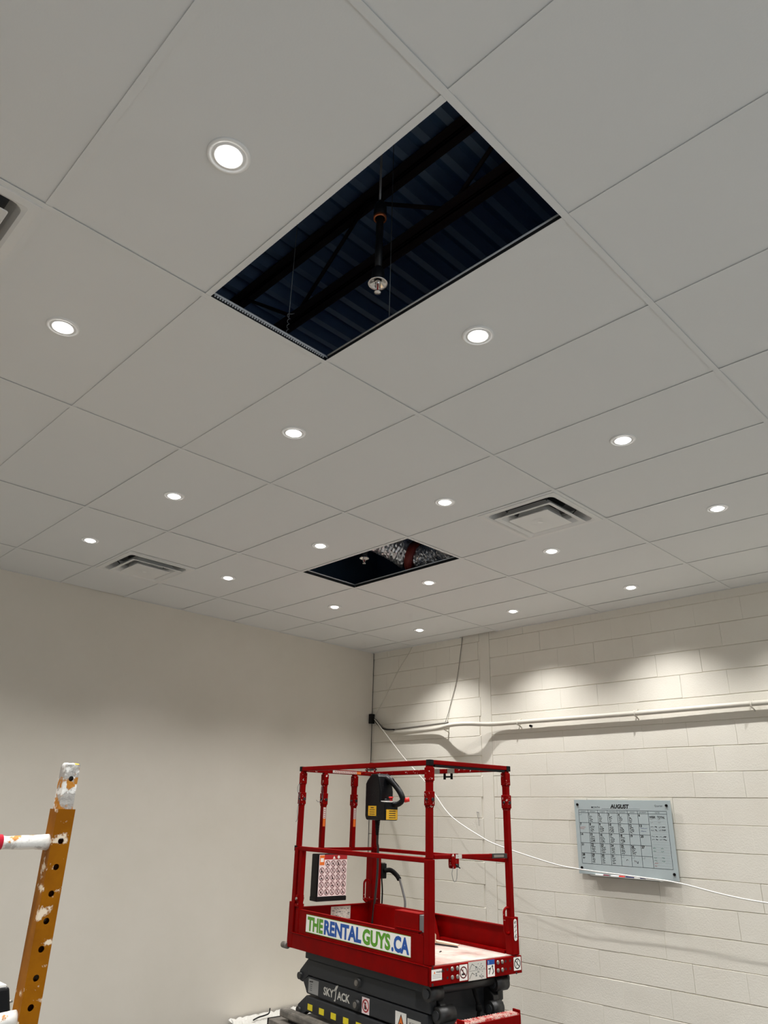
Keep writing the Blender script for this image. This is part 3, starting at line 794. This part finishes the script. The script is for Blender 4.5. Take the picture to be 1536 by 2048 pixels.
# heavy brackets at the feet of the posts
mb = LB(); mb.box((-.010, LL - .055, .852), (.035, LL + .014, 1.16), M['red']); mb.box((.0, 1.497, .957), (.040, 1.537, 1.535), M['red'])
mb.box((-.006, 1.50, 1.13), (.05, 1.55, 1.150), M['redworn']); mb.cyl((-.015, 1.525, 1.185), (.06, 1.525, 1.185), .010, M['steel'], 10); mb.box((-.005, 1.508, 1.165), (.050, 1.545, 1.21), M['redworn'])
part(mb, 'corner_bracket', bevel=.003)
mb = LB(); mb.box((LW - .055, -.010, .957), (LW + .004, .055, 1.180), M['red']); mb.box((LW - .012, -.012, .957), (LW + .008, .06, 1.18), M['red'])
bk = part(mb, 'corner_bracket', bevel=.004)
mb = LB(); mb.frame((LW - .042, -.0125, 1.045), EX, EY); mb.box((.0, .01, 0), (.030, .110, .001), M['white']); mb.disc(.015, .001, M['white'], (.015, .110)); mb.disc(.015, .001, M['white'], (.015, .01))
for q in range(4): mb.line((.006, .02 + q * .026), (.024, .034 + q * .026), .004, .0013, M['ink'])
mb.line((.015, .0), (.015, .115), .002, .0013, M['ink'])
part(mb, 'anchor_decal', bk, label='white lanyard anchor decal')
def loop(x, y, z, w, h, ax):
    dx = Vector((1, 0, 0)) if ax == 0 else Vector((0, 1, 0)); c = Vector((x, y, z)); k = Vector((0, 0, 1)); pts = []
    for a in range(0, 25):
        t = 2 * PI * a / 24; s_ = 1 if math.sin(t) >= 0 else -1
        pts.append(c + dx * (w / 2) * math.cos(t) + k * (s_ * (h / 2 - w / 2) + (w / 2) * math.sin(t)))
    mb = LB(); mb.tube(pts, .0085, M['redworn'], 10, caps=False); return mb
part(loop(LW - .068, .02, 1.158, .060, .155, 0), 'tie_loop')
part(loop(LW - .105, LL - .06, 1.215, .060, .160, 0), 'tie_loop')
mb = LB(); mb.box((LW - .10, LL - .085, 1.14), (LW + .01, LL - .0, 1.155), M['redworn']); mb.box((LW - .074, LL - .086, 1.47), (LW + .036, LL + .01, 1.482), M['red']); part(mb, 'socket_collar', bevel=.003)

# --- rails
TZ0, TZ1 = 2.118, 2.152
def rail(name, a, b, bevel=.004, m='red'):
    mb = LB(); mb.box(a, b, M[m]); return part(mb, name, bevel=bevel)
r1 = rail('front_top_rail', (.0, .022, TZ0), (.036, LL - .004, TZ1))
r2 = rail('rear_top_rail', (LW - .036, .03, TZ0), (LW, LL - .02, TZ1), m='redworn')
rail('end_top_rail', (.036, LL - .048, TZ0 - .004), (LW - .036, LL - .012, TZ1 - .004), m='redworn')
r4 = rail('entry_top_rail', (.03, .0, TZ0 + .006), (LW - .02, .036, TZ1 + .002))
mb = LB(); mb.box((.05, -.002, TZ0 - .008), (LW - .06, .034, TZ0 + .006), M['rubber']); part(mb, 'rubber_strip', r4, label='black rubber strip under the entry rail')
for (x, y) in ((.0, .0), (LW - .036, .0), (.0, LL - .03)):
    mb = LB(); mb.box((x - .002, y - .003, TZ0 - .001), (x + .038, y + .034, TZ1 + .0025), M['rubber']); part(mb, 'rail_cap', label='black rail end cap', bevel=.003)
mb = LB(); mb.box((.002, .645, TZ0 - .004), (.038, .665, TZ1 + .003), M['redworn']); mb.box((.004, .600, TZ0 - .040), (.014, .612, TZ0), M['redworn']); mb.box((.004, .694, TZ0 - .040), (.014, .706, TZ0), M['redworn']); mb.cyl((.009, .585, TZ0 - .036), (.009, .720, TZ0 - .036), .007, M['redworn'], 8); mb.cyl((.009, .59, TZ0 - .012), (.009, .715, TZ0 - .012), .006, M['greydark'], 8)
part(mb, 'rail_hinge', r1)
mb = LB(); mb.box((LW - .038, .72, TZ0 - .001), (LW + .002, .80, TZ1 + .001), M['steel']); mb.box((LW - .038, .55, TZ0 - .001), (LW + .002, .63, TZ1 + .001), M['steel'])
for y in (.60, .68): mb.cyl((LW - .02, y, TZ0), (LW - .02, y, TZ0 - .045), .010, M['rubber'], 10)
mb.cyl((LW - .02, .60, TZ0 - .026), (LW - .02, .68, TZ0 - .026), .006, M['rubber'], 8)
part(mb, 'rail_joint', r2, label='bare steel joint bands with black clamps')
mb = LB(); mb.frame((.30, LL - .0485, TZ0 + .002), EX, EY); mb.rect(0, 0, .30, .020, 0, M['offw'])
for q in range(14): mb.line((.02 + q * .018, .004), (.03 + q * .018, .016), .006, .0004, M['redink'])
mb.rect(.255, 0, .30, .02, .0005, M['orange']); part(mb, 'rail_decal', label='torn white and red decal on the end rail')
rail('front_mid_rail', (.0, .045, 1.522), (.032, LL - .03, 1.553))
rail('rear_mid_rail', (LW - .03, .06, 1.512), (LW, LL - .05, 1.538))
rail('end_mid_rail', (.03, LL - .044, 1.515), (LW - .03, LL - .014, 1.541))
for (x, y) in ((.0, LL - .03),):
    mb = LB(); mb.box((x - .004, y, 1.518), (x + .034, y + .034, 1.557), M['rubber']); part(mb, 'rail_cap', label='black rail end cap', bevel=.003)
gate = rail('entry_gate_bar', (.046, .004, 1.545), (LW - .05, .026, 1.572))
mb = LB(); mb.box((.585, .002, 1.543), (.735, .028, 1.573), M['greydark']); mb.box((.60, .0, 1.55), (.70, .003, 1.566), M['steel']); part(mb, 'spring_latch', gate, label='grey spring latch')
mb = LB(); mb.box((.196, -.002, 1.505), (.262, .030, 1.576), M['redworn']); mb.cyl((.215, -.010, 1.50), (.215, .035, 1.50), .013, M['redworn'], 10); mb.cyl((.243, -.010, 1.505), (.243, .035, 1.505), .012, M['ink'], 10); mb.cyl((.222, -.01, 1.515), (.262, -.01, 1.49), .004, M['ink'], 6)
part(mb, 'gate_clamp', gate)
mb = LB(); mb.frame((.232, -.003, 1.548), EX, EY); mb.rect(0, 0, .056, .024, 0, M['offw']); mb.text('24', .010, .005, .014, M['greyink'], .0004); part(mb, 'gate_tag', gate, label='small white tag')
mb = LB(); mb.tube(smooth_path([(.20, -.012, 1.50), (.185, -.014, 1.46), (.20, -.016, 1.415), (.225, -.016, 1.43), (.232, -.014, 1.49)], 6), .0018, M['wire'], 6); part(mb, 'pin_lanyard', gate, label='thin wire lanyard')
mb = LB()
mb.tube(smooth_path([(-.012, LL - .045, 1.91), (-.016, LL - .035, 1.97), (-.010, LL - .02, 2.02), (-.02, LL - .01, 1.98), (-.014, LL - .04, 1.90), (-.02, LL - .03, 1.82), (-.013, LL - .03, 1.76), (-.02, LL - .02, 1.73)], 6), .0018, M['wire'], 6)
mb.tube(smooth_path([(.205, LL - .055, 1.91), (.18, LL - .06, 1.98), (.19, LL - .06, 2.01), (.205, LL - .055, 1.96), (.20, LL - .06, 1.905), (.16, LL - .06, 1.885), (.14, LL - .06, 1.90)], 6), .0018, M['wire'], 6)
part(mb, 'pin_lanyard', label='thin wire lanyards')

# --- control box hung inside the rear rail
mb = LB()
x0, x1 = .62, .80 - .038
prof = [(1.232, 1.757), (1.495, 1.757), (1.51, 1.79), (1.512, 2.045), (1.49, 2.075), (1.43, 2.125), (1.345, 2.125), (1.33, 2.10), (1.30, 1.985), (1.30, 1.905), (1.232, 1.90)]
mb.prism(prof, 0, x0, x1, M['blackbox'])
ctl = part(mb, 'control_box', bevel=.012, label='black moulded control box')
mb = LB(); xm = (x0 + x1) / 2 + .02
mb.tube(smooth_path([(xm, 1.40, 2.10), (xm + .01, 1.30, 2.075), (xm + .03, 1.21, 2.00), (xm + .04, 1.165, 1.925), (xm + .02, 1.20, 1.885), (xm, 1.26, 1.885)], 6), [.030] * 8 + [.024] * 10 + [.022] * 13, M['black'], 12)
part(mb, 'joystick_guard', ctl)
mb = LB(); mb.tube([(xm + .055, 1.16, 1.915), (xm + .085, 1.13, 1.925)], .018, M['mred'], 12); part(mb, 'trigger', ctl, label='red trigger')
mb = LB(); mb.box((x0 + .006, 1.238, 1.899), (x1 - .006, 1.296, 1.908), M['white'])
mb.cyl((x0 + .03, 1.262, 1.905), (x0 + .03, 1.262, 1.925), .011, M['ink'], 10); mb.cyl((x0 + .055, 1.262, 1.905), (x0 + .055, 1.262, 1.917), .009, M['ink'], 10)
part(mb, 'switch_panel', ctl, label='white switch panel')
mb = LB(); mb.cyl((x0 + .085, 1.262, 1.905), (x0 + .085, 1.262, 1.930), .012, M['redink'], 12); mb.cyl((x0 + .085, 1.262, 1.930), (x0 + .085, 1.262, 1.942), .019, M['mred'], 16); part(mb, 'stop_button', ctl, label='red stop button')
mb = LB(); mb.frame((x0 - .0006, 1.462, 1.79), FX, FY); mb.rect(0, 0, .112, .078, 0, M['yellow'])
for q in range(4): mb.line((.02 if q else .035, .064 - q * .017), (.092 if q else .078, .064 - q * .017), .007 if q == 0 else .0045, .0004, M['ink'])
mb.frame((x0 + .012, 1.2314, 1.764), EX, EY); mb.rect(0, 0, .122, .078, 0, M['yellow'])
for q in range(4): mb.line((.03, .066 - q * .017), (.10, .066 - q * .017), .006, .0004, M['ink'])
part(mb, 'yellow_label', ctl, label='yellow warning labels')
mb = LB()
for q in range(9): mb.lathe([(.022 - q * .0012, 0), (.024 - q * .0012, -.008), (.019 - q * .0012, -.012)], M['rubber'], 14, (x0 + .055, 1.40, 1.757 - q * .013))
mb.tube(smooth_path([(x0 + .055, 1.40, 1.76), (x0 + .06, 1.40, 1.66), (x0 + .075, 1.42, 1.58), (x0 + .10, 1.44, 1.53), (x0 + .12, 1.47, 1.30), (x0 + .12, 1.52, .96)], 6), .0095, M['greydark'], 10)
part(mb, 'control_cable', ctl)

# --- manual box with the prohibition sheet
mb = LB(); mb.box((.135, LL - .145, 1.162), (.418, LL - .05, 1.498), M['black']); mb.box((.132, LL - .150, 1.162), (.421, LL - .05, 1.195), M['black'])
man = part(mb, 'manual_box', bevel=.006, label='black manual box')
mb = LB(); mb.frame((.140, LL - .1508, 1.198), EX, EY); w_, h_ = .272, .296
mb.rect(0, 0, w_, h_, 0, M['pink']); mb.rect(.05, h_ - .035, w_, h_, .0003, M['redink'])
mb.add([(.13, h_ - .03, .0006), (.156, h_ - .03, .0006), (.143, h_ - .008, .0006)], [(0, 1, 2)], M['white']); mb.disc(.012, .0006, M['white'], (.188, h_ - .018))
mb.rect(.004, h_ - .075, .050, h_ - .004, .0006, M['orange']); mb.rect(.012, h_ - .052, .042, h_ - .024, .0009, M['white'])
for r in range(5):
    for k in range(5):
        if r == 0 and k == 0: continue
        mb.nosign(.030 + k * .053, h_ - .064 - r * .0505, .0235, .0006, M['brown'], M['ink'], r * 3 + k)
part(mb, 'prohibition_sheet', man, label='white sheet of red prohibition symbols')

# --- outlet box on the front toe board, plug on the rear post
mb = LB(); mb.box((.004, .105, 1.117), (.075, .345, 1.228), M['red']); mb.box((.0, .08, 1.128), (.03, .33, 1.136), M['redworn'])
ob = part(mb, 'outlet_box', bevel=.003)
mb = LB(); mb.box((.010, .060, 1.128), (.068, .106, 1.222), M['outlet']); part(mb, 'outlet_cover', ob, bevel=.003, label='grey outlet cover')
mb = LB(); mb.box((LW + .028, LL - .085, 1.30), (LW + .085, LL - .02, 1.415), M['black']); mb.box((LW + .030, LL - .08, 1.415), (LW + .075, LL - .03, 1.425), M['steel'])
pl = part(mb, 'power_plug', bevel=.004, label='black power plug')
mb = LB(); mb.tube(smooth_path([(LW + .06, LL - .08, 1.36), (LW + .10, LL - .12, 1.365), (LW + .125, LL - .17, 1.33), (LW + .13, LL - .20, 1.30)], 6), .019, M['rubber'], 10)
mb.tube(smooth_path([(LW + .13, LL - .20, 1.31), (LW + .135, LL - .24, 1.22), (LW + .13, LL - .28, 1.13), (LW + .11, LL - .28, 1.0), (LW + .05, LL - .3, .9)], 6), .0095, M['outlet'], 10)
mb.tube(smooth_path([(LW + .06, LL - .05, 1.30), (LW + .07, LL - .05, 1.2), (LW + .06, LL - .06, 1.08)], 6), .006, M['rubber'], 8)
part(mb, 'power_cable', pl, label='grey power cable')

# --- scissor stack (dark grey arms, lowered)
def arm(x0, x1, z0, z1, ya, yb, name='scissor_arm'):
    mb = LB(); mb.box((x0, ya, z0), (x1, yb, z1), M['grey']); return part(mb, name, bevel=.008)
for xa in (.035, .725): part(LB().box((xa, .06, .800), (xa + .04, 1.42, .850), M['grey']), 'slide_channel', bevel=.005)
front = []
LV = ((.690, .796), (.574, .684), (.463, .562))
for k, (z0, z1) in enumerate(LV):
    a = arm(.060, .110, z0, z1, .085, 1.415); front.append(a)
    arm(.690, .740, z0, z1, .085, 1.415)
    for xa, xb in ((.118, .160), (.640, .682)):
        mb = LB(); mb.box((xa, .14, z0 + .004), (xb, 1.40, z1 - .004), M['grey']); part(mb, 'inner_arm', bevel=.008)
# knuckles at the far end, where pairs of arms are pinned
for (z0, z1, zp, up) in ((.690, .796, .672, True), (.463, .562, .455, True)):
    for xa, xb in ((.066, .116), (.684, .734)):
        mb = LB(); mb.prism([(1.405, z0), (1.405, z1), (1.425, z1 - .002), (1.530, zp + .034), (1.542, zp), (1.525, zp - .032), (1.49, zp - .036)], 0, xa, xb, M['grey']); part(mb, 'arm_knuckle', bevel=.005)
for xa, xb in ((.066, .116), (.684, .734)):
    mb = LB(); mb.prism([(1.405, .574), (1.405, .684), (1.485, .650), (1.44, .60), (1.425, .578)], 0, xa, xb, M['grey']); part(mb, 'arm_knuckle', bevel=.005)
for (y, z, x0_, x1_) in ((1.516, .672, .05, .75), (1.506, .455, .05, .75)):
    mb = LB(); mb.cyl((x0_, y, z), (x1_, y, z), .024, M['greydark'], 16); part(mb, 'pivot_pin')
for k, (y, z) in enumerate(((.785, .742), (.792, .614))):
    mb = LB(); mb.cyl((.040, y, z), (.76, y, z), .030, M['greydark'], 20); mb.cyl((.036, y, z), (.05, y, z), .018, M['greyworn'], 16); part(mb, 'centre_pin')
# knuckles, bosses and cross tubes at the entry end
for (y, z, xs) in ((.045, .805, (.020, .125)), (.030, .690, (.085, .215)), (.045, .800, (.60, .715)), (.030, .672, (.545, .640))):
    mb = LB(); mb.cyl((xs[0], y, z), (xs[1], y, z), .044, M['greydark'], 22); mb.cyl((xs[0] - .008, y, z), (xs[0], y, z), .026, M['grey'], 16); part(mb, 'pivot_boss', label='greasy dark pivot boss')
mb = LB(); mb.cyl((.05, .055, .822), (.74, .055, .822), .032, M['greydark'], 18); part(mb, 'cross_tube')
for pts, xa, xb, mm in (([(.06, .69), (.05, .83), (.10, .85), (.20, .80), (.20, .70)], .060, .112, 'grey'), ([(.06, .69), (.05, .83), (.10, .85), (.20, .80), (.20, .70)], .655, .700, 'greydark'), ([(.02, .655), (.03, .74), (.10, .78), (.20, .72), (.20, .60)], .120, .165, 'greydark'), ([(.02, .655), (.03, .74), (.10, .78), (.20, .72), (.20, .60)], .585, .632, 'greydark')):
    mb = LB(); mb.prism(pts, 0, xa, xb, M[mm]); part(mb, 'end_lug', bevel=.006)
mb = LB(); mb.box((.165, .115, .55), (.635, .135, .815), M['grey']); part(mb, 'cylinder_cover', bevel=.006)
mb = LB(); mb.tube(smooth_path([(.44, .08, .83), (.455, .07, .76), (.47, .055, .70), (.475, .06, .64), (.47, .08, .56)], 6), .012, M['rubber'], 10); mb.cyl((.475, .055, .70), (.475, .055, .665), .020, M['rubber'], 12); part(mb, 'hydraulic_hose', label='black hydraulic hose')
# decals on the arms
mb = LB(); mb.frame((.0594, 1.195, .600), FX, FY)
mb.text('SKY', 0, .006, .046, M['offw'], 0, w=.125, bold=.03)
mb.text('ACK', .168, .006, .046, M['offw'], 0, w=.150, bold=.03)
mb.line((.145, -.010), (.152, .050), .010, 0, M['offw']); mb.line((.132, -.008), (.147, -.010), .008, 0, M['offw'])
mb.line((.130, .046), (.158, .082), .009, 0, M['offw']); mb.line((.148, .050), (.172, .086), .009, 0, M['offw'])
part(mb, 'maker_decal', front[1], label='off-white SKYJACK lettering')
mb = LB(); mb.frame((.0594, 1.392, .585), FX, FY); mb.rect(0, 0, .130, .088, 0, M['greyink']); mb.line((.012, .070), (.058, .074), .008, .0003, M['ink'])
for q in range(4): mb.line((.022, .055 - q * .012), (.05, .055 - q * .012), .004, .0003, M['lineg'])
part(mb, 'capacity_label', front[1], label='grey data label')
mb = LB(); mb.frame((.0594, .740, .578), FX, FY); mb.rect(0, 0, .082, .092, 0, M['pink']); mb.nosign(.041, .046, .038, .0003, M['redink'], M['ink'], 3); part(mb, 'no_hands_label', front[1], label='white label with red prohibition circle')
mb = LB(); mb.frame((.0594, .388, .555), FX, FY); mb.rect(0, 0, .108, .100, 0, M['white']); mb.add([(.012, .004, .0003), (.100, .004, .0003), (.056, .092, .0003)], [(0, 1, 2)], M['ink']); mb.add([(.022, .010, .0006), (.090, .010, .0006), (.056, .080, .0006)], [(0, 1, 2)], M['orange']); mb.disc(.012, .0009, M['ink'], (.056, .03))
mb.rect(.118, -.004, .245, .082, 0, M['offw'])
for q in range(4): mb.line((.135, .062 - q * .016), (.225 - q * .02, .062 - q * .016), .004, .0003, M['greyink'])
mb.line((.12, .02), (.145, .06), .006, .0003, M['ink'])
part(mb, 'hazard_label', front[1], label='orange warning triangle and white notes')
mb = LB(); mb.frame((.0594, 1.40, .463), FX, FY)
mb.rect(.0, .012, .60, .050, 0, M['ink'])
for q in range(5): mb.rect(.012 + q * .147, .016, .075 + q * .147, .054, .0003, M['hazard'])
part(mb, 'hazard_strip', front[2], label='yellow dashes on black')

# --- chassis, steps and wheels
mb = LB(); mb.box((.03, .03, .16), (.77, 1.60, .40), M['grey']); part(mb, 'chassis', bevel=.01)
for xa in (-.01, .735): part(LB().box((xa, .10, .395), (xa + .075, 1.66, .448), M['greyworn']), 'side_rail', bevel=.012, label='worn grey side rail')
mb = LB(); mb.box((-.05, 1.20, .30), (.08, 1.745, .372), M['greyworn']); mb.box((-.052, 1.735, .29), (.08, 1.757, .375), M['black']); part(mb, 'side_step', bevel=.006, label='worn steel side step')
for x in (-.005, .805):
    for y in (.22, 1.40):
        s_ = -1 if x < .4 else 1
        mb = LB(); mb.tube([(x - .05, y, .16), (x - .04, y, .16), (x + .04, y, .16), (x + .05, y, .16)], [.15, .16, .16, .15], M['rubber'], 28); mb.cyl((x + .051 * s_, y, .16), (x + .055 * s_, y, .16), .07, M['greyworn'], 18); part(mb, 'wheel')
mb = LB()
mb.box((.108, -.176, .60), (.120, -.12, .697), M['red']); mb.box((.596, -.176, .60), (.608, -.12, .697), M['red'])
mb.box((.108, -.178, .560), (.608, -.172, .672), M['red']); mb.box((.108, -.176, .665), (.608, -.100, .673), M['red'])
mb.box((.118, -.15, .40), (.150, -.12, .67), M['red']); mb.box((.570, -.15, .40), (.602, -.12, .67), M['red']); mb.box((.118, -.13, .38), (.602, .05, .40), M['grey'])
st = part(mb, 'entry_step', bevel=.002)
mb = LB(); mb.box((.112, -.174, .673), (.604, -.104, .680), M['reddust'])
for q in range(22): mb.box((.118 + q * .022, -.172, .680), (.128 + q * .022, -.106, .684), M['reddust'])
part(mb, 'step_tread', st, label='dusty pink ribbed tread')

# scraps lying on the deck
def on_lift(x, y, z): return c_ + e_ * (x - LW / 2) + d_ * (y - LL / 2) + Vector((0, 0, z))
mb = MB(); mb.prism([(-.012, 0), (.012, 0), (.014, .055), (-.004, .075), (-.013, .05)], 1, -.010, .010, M['wood'])
o = mb.build('wood_offcut', bevel=.002); o.location = on_lift(.595, .61, .958); o.rotation_euler = (0, 0, -.3); tag(o, 'pale wood offcut standing on the lift platform by the near post', 'offcut')
mb = MB(); mb.prism([(-.11, 0), (.12, 0), (.12, .006), (-.10, .018)], 1, -.018, .018, M['wood'])
o = mb.build('wood_shim', bevel=.001); o.location = on_lift(.645, .565, .958); o.rotation_euler = (0, 0, -1.35); tag(o, 'thin pale wooden shim lying flat on the lift platform', 'shim')
mb = MB(); mb.prism([(-.10, 0), (.10, 0), (.09, .006), (-.09, .008)], 1, -.012, .010, M['ink'])
o = mb.build('scraper', bevel=.001); o.location = on_lift(.600, .49, .958); o.rotation_euler = (0, 0, -1.40); tag(o, 'flat black scraper beside the wooden shim on the platform', 'tool')
mb = MB(); mb.prism([(-.018, 0), (.016, .0), (.010, .006), (-.012, .004)], 1, -.004, .005, M['ink'])
o = mb.build('debris_chip', bevel=.001); o.location = on_lift(.40, .33, .958); o.rotation_euler = (0, 0, .4); tag(o, 'small black chip lying alone on the dusty lift platform', 'debris')

# ================================================================= BAKER SCAFFOLD (left foreground)
SX, SY, TW = -.338, .835, .040          # right near post: hole face at y=SY, tube .04 square
sb = Vector((SX - .37, SY + .92, 0))
scaf = empty('rolling_scaffold', sb, 'paint spattered yellow scaffold frame at the left edge, nearest the viewer', 'scaffold')
def SB(): return MB(Matrix.Translation(-sb))
TOPZ = 1.803; PINZ = 1.896
def holed(mb, x0, x1, y, z0, z1, holes, r, m, ny=-1):
    """flat face at y with round holes; each hole gets its own cell so the tube stays open behind it"""
    xc = (x0 + x1) / 2; n = 20
    edges = [z0] + [(a + b) / 2 for a, b in zip(holes, holes[1:])] + [z1]
    for k, zc in enumerate(holes):
        a, b = edges[k], edges[k + 1]; rim, out = [], []
        for q in range(n):
            t = 2 * PI * q / n; c, s_ = math.cos(t), math.sin(t)
            rim.append((xc + r * c, y, zc + r * s_))
            f = min(((x1 - xc) / abs(c)) if abs(c) > 1e-6 else 1e9, (((b - zc) if s_ > 0 else (zc - a)) / abs(s_)) if abs(s_) > 1e-6 else 1e9)
            out.append((xc + f * c, y, zc + f * s_))
        mb.add(rim + out, [(q, (q + 1) % n, n + (q + 1) % n, n + q) for q in range(n)], m)
        mb.add(rim + [(p[0], y - ny * .002, p[2]) for p in rim], [(q, (q + 1) % n, n + (q + 1) % n, n + q) for q in range(n)], m)
        for sx, sz in ((x0, a), (x1, a), (x0, b), (x1, b)):    # close the cell corners
            near = sorted(out, key=lambda p: (p[0] - sx) ** 2 + (p[2] - sz) ** 2)[:2]
            mb.add([near[0], near[1], (sx, y, sz)], [(0, 1, 2)], m)
hz = [1.739 - .0508 * k for k in range(-1, 31)][::-1]
hz = [z for z in hz if z > .2 and z < TOPZ - .02]
def frame(y0, near):
    for cx in (SX, SX - .74):
        mb = SB(); x0, x1 = cx - TW / 2, cx + TW / 2; y1 = y0 + TW
        holed(mb, x0, x1, y0, .15, TOPZ, hz, .0062, M['ochre'])
        mb.quad((x0, y0, .15), (x0, y1, .15), (x0, y1, TOPZ), (x0, y0, TOPZ), M['ochre']); mb.quad((x1, y0, .15), (x1, y1, .15), (x1, y1, TOPZ), (x1, y0, TOPZ), M['ochre'])
        mb.quad((x0, y1, .15), (x1, y1, .15), (x1, y1, TOPZ), (x0, y1, TOPZ), M['ochre'])
        t_ = .003
        for (a, b, c, d) in ((x0, y0, x1, y0 + t_), (x0, y1 - t_, x1, y1), (x0, y0, x0 + t_, y1), (x1 - t_, y0, x1, y1)): mb.box((a + .0004, b + .0004, TOPZ - .003), (c - .0004, d - .0004, TOPZ), M['ochre'])
        mb.quad((x0, y0 + .001, TOPZ - .004), (x1, y0 + .001, TOPZ - .004), (x1, y1, TOPZ - .004), (x0, y1, TOPZ - .004), M['gapshade'])  # dark sheet paints the shade inside the hollow post
        po = mb.build('post', scaf)
        mb = SB(); h = .0155
        holed(mb, cx - h, cx + h, y0 + .005, TOPZ - .06, PINZ, [PINZ - .030], .0056, M['spat'])
        mb.quad((cx - h, y0 + .005, TOPZ - .06), (cx - h, y0 + .005 + 2 * h, TOPZ - .06), (cx - h, y0 + .005 + 2 * h, PINZ), (cx - h, y0 + .005, PINZ), M['spat']); mb.quad((cx + h, y0 + .005, TOPZ - .06), (cx + h, y0 + .005 + 2 * h, TOPZ - .06), (cx + h, y0 + .005 + 2 * h, PINZ), (cx + h, y0 + .005, PINZ), M['spat'])
        mb.quad((cx - h, y0 + .005 + 2 * h, TOPZ - .06), (cx + h, y0 + .005 + 2 * h, TOPZ - .06), (cx + h, y0 + .005 + 2 * h, PINZ), (cx - h, y0 + .005 + 2 * h, PINZ), M['spat']); mb.quad((cx - h, y0 + .005, PINZ), (cx + h, y0 + .005, PINZ), (cx + h, y0 + .005 + 2 * h, PINZ), (cx - h, y0 + .005 + 2 * h, PINZ), M['spat'])
        mb.build('coupling_pin', po, label='coupling pin crusted with white paint')
        if near and cx == SX:
            mb = SB(); yc = y0 + .005 + h
            for (ax, ay, r, mm) in ((-.010, 0, .0085, 'white'), (.001, -.006, .006, 'white'), (.011, .0, .009, 'yellow'), (.002, .008, .006, 'white')):
                mb.lathe([(.0, .004), (r * .7, .003), (r, 0), (r * .95, -.009), (r * .5, -.012)], M[mm], 12, (cx + ax, yc + ay, PINZ))
            mb.build('paint_crust', po, label='lumpy white and yellow paint crust')
        mb = SB(); mb.cyl((cx, y0 + TW / 2, .06), (cx, y0 + TW / 2, .20), .012, M['steel'], 10); mb.cyl((cx - .016, y0 + TW / 2, .063), (cx + .016, y0 + TW / 2, .063), .0625, M['rubber'], 22); mb.build('caster', scaf)
    for k in range(5):
        z = 1.736 - .3215 * k
        if z < .2: break
        xa, xb = SX - .74 + TW / 2 - .002, SX - TW / 2 + .002; yc = y0 + TW / 2
        mb = SB(); n = 24; P = [(xa + (xb - xa) * q / n, yc, z + .0006 * math.sin(q * 1.7)) for q in range(n + 1)]
        rr = [.0135 + .0012 * math.sin(q * 2.3) for q in range(n + 1)]; rr[-1] = .0165; rr[-2] = .0140
        mb.tube(P, rr, M['rungp'], 16); ru = mb.build('rung', scaf)
        if k == 0 and near:
            mb = SB(); mb.tube([(SX - .215, yc, z), (SX - .1165, yc, z + .0005)], .0152, M['tape'], 16); mb.build('red_tape', ru, label='red tape wrapped on the rung')
frame(SY, True); frame(SY + 1.80, False)
for x in (SX, SX - .74):
    mb = SB(); mb.box((x - .02, SY + TW, .985), (x + .02, SY + 1.80, 1.035), M['ochre']); mb.build('side_rail', scaf)
mb = SB(); mb.box((SX - .72, SY + TW + .005, 1.035), (SX - .02, SY + 1.795, 1.055), M['ply']); mb.build('platform', scaf, label='plywood platform board')
# black case standing on the scaffold platform
t = empty('tool_case', (-.36, 1.36, 1.055), 'black tapered plastic case behind the scaffold rungs at the left edge', 'case')
mb = MB(); mb.add([(-.165, -.07, 0), (.235, -.07, 0), (.235, .07, 0), (-.165, .07, 0), (-.12, -.055, .328), (.158, -.055, .328), (.158, .055, .328), (-.12, .055, .328)], [(0, 3, 2, 1), (4, 5, 6, 7), (0, 1, 5, 4), (1, 2, 6, 5), (2, 3, 7, 6), (3, 0, 4, 7)], M['black'])
mb.build('case_body', t, bevel=.006)
mb = MB(); mb.box((-.115, -.05, .328), (.150, .05, .333), M['white']); mb.build('white_lid_dust', t, label='white dust along the top edge')
mb = MB(); mb.cyl((.165, -.035, .290), (.178, -.035, .293), .0035, M['steel'], 8)
mb.tube([(.10, -.062, .262), (.142, -.062, .263)], .0022, M['greyink'], 6); mb.tube([(.10, -.063, .235), (.126, -.063, .230)], .003, M['white'], 6); mb.tube([(.205, -.069, .115), (.215, -.07, .05)], .003, M['greyink'], 6)
mb.build('scuff_marks', t, label='pale scuffs and a small screw')

# ================================================================= ADDED COOL DAYLIGHT BEHIND THE VIEWER (no window built)
ar = bpy.data.lights.new('added_daylight', 'AREA'); ar.shape = 'RECTANGLE'; ar.size = 3.6; ar.size_y = 2.0; ar.energy = DAY_W; ar.color = (.80, .90, 1.0)
ao = bpy.data.objects.new('added_daylight', ar); COL.objects.link(ao)
ao.location = (-.8, YB + .05, 1.5); ao.rotation_euler = (math.radians(90), 0, 0)
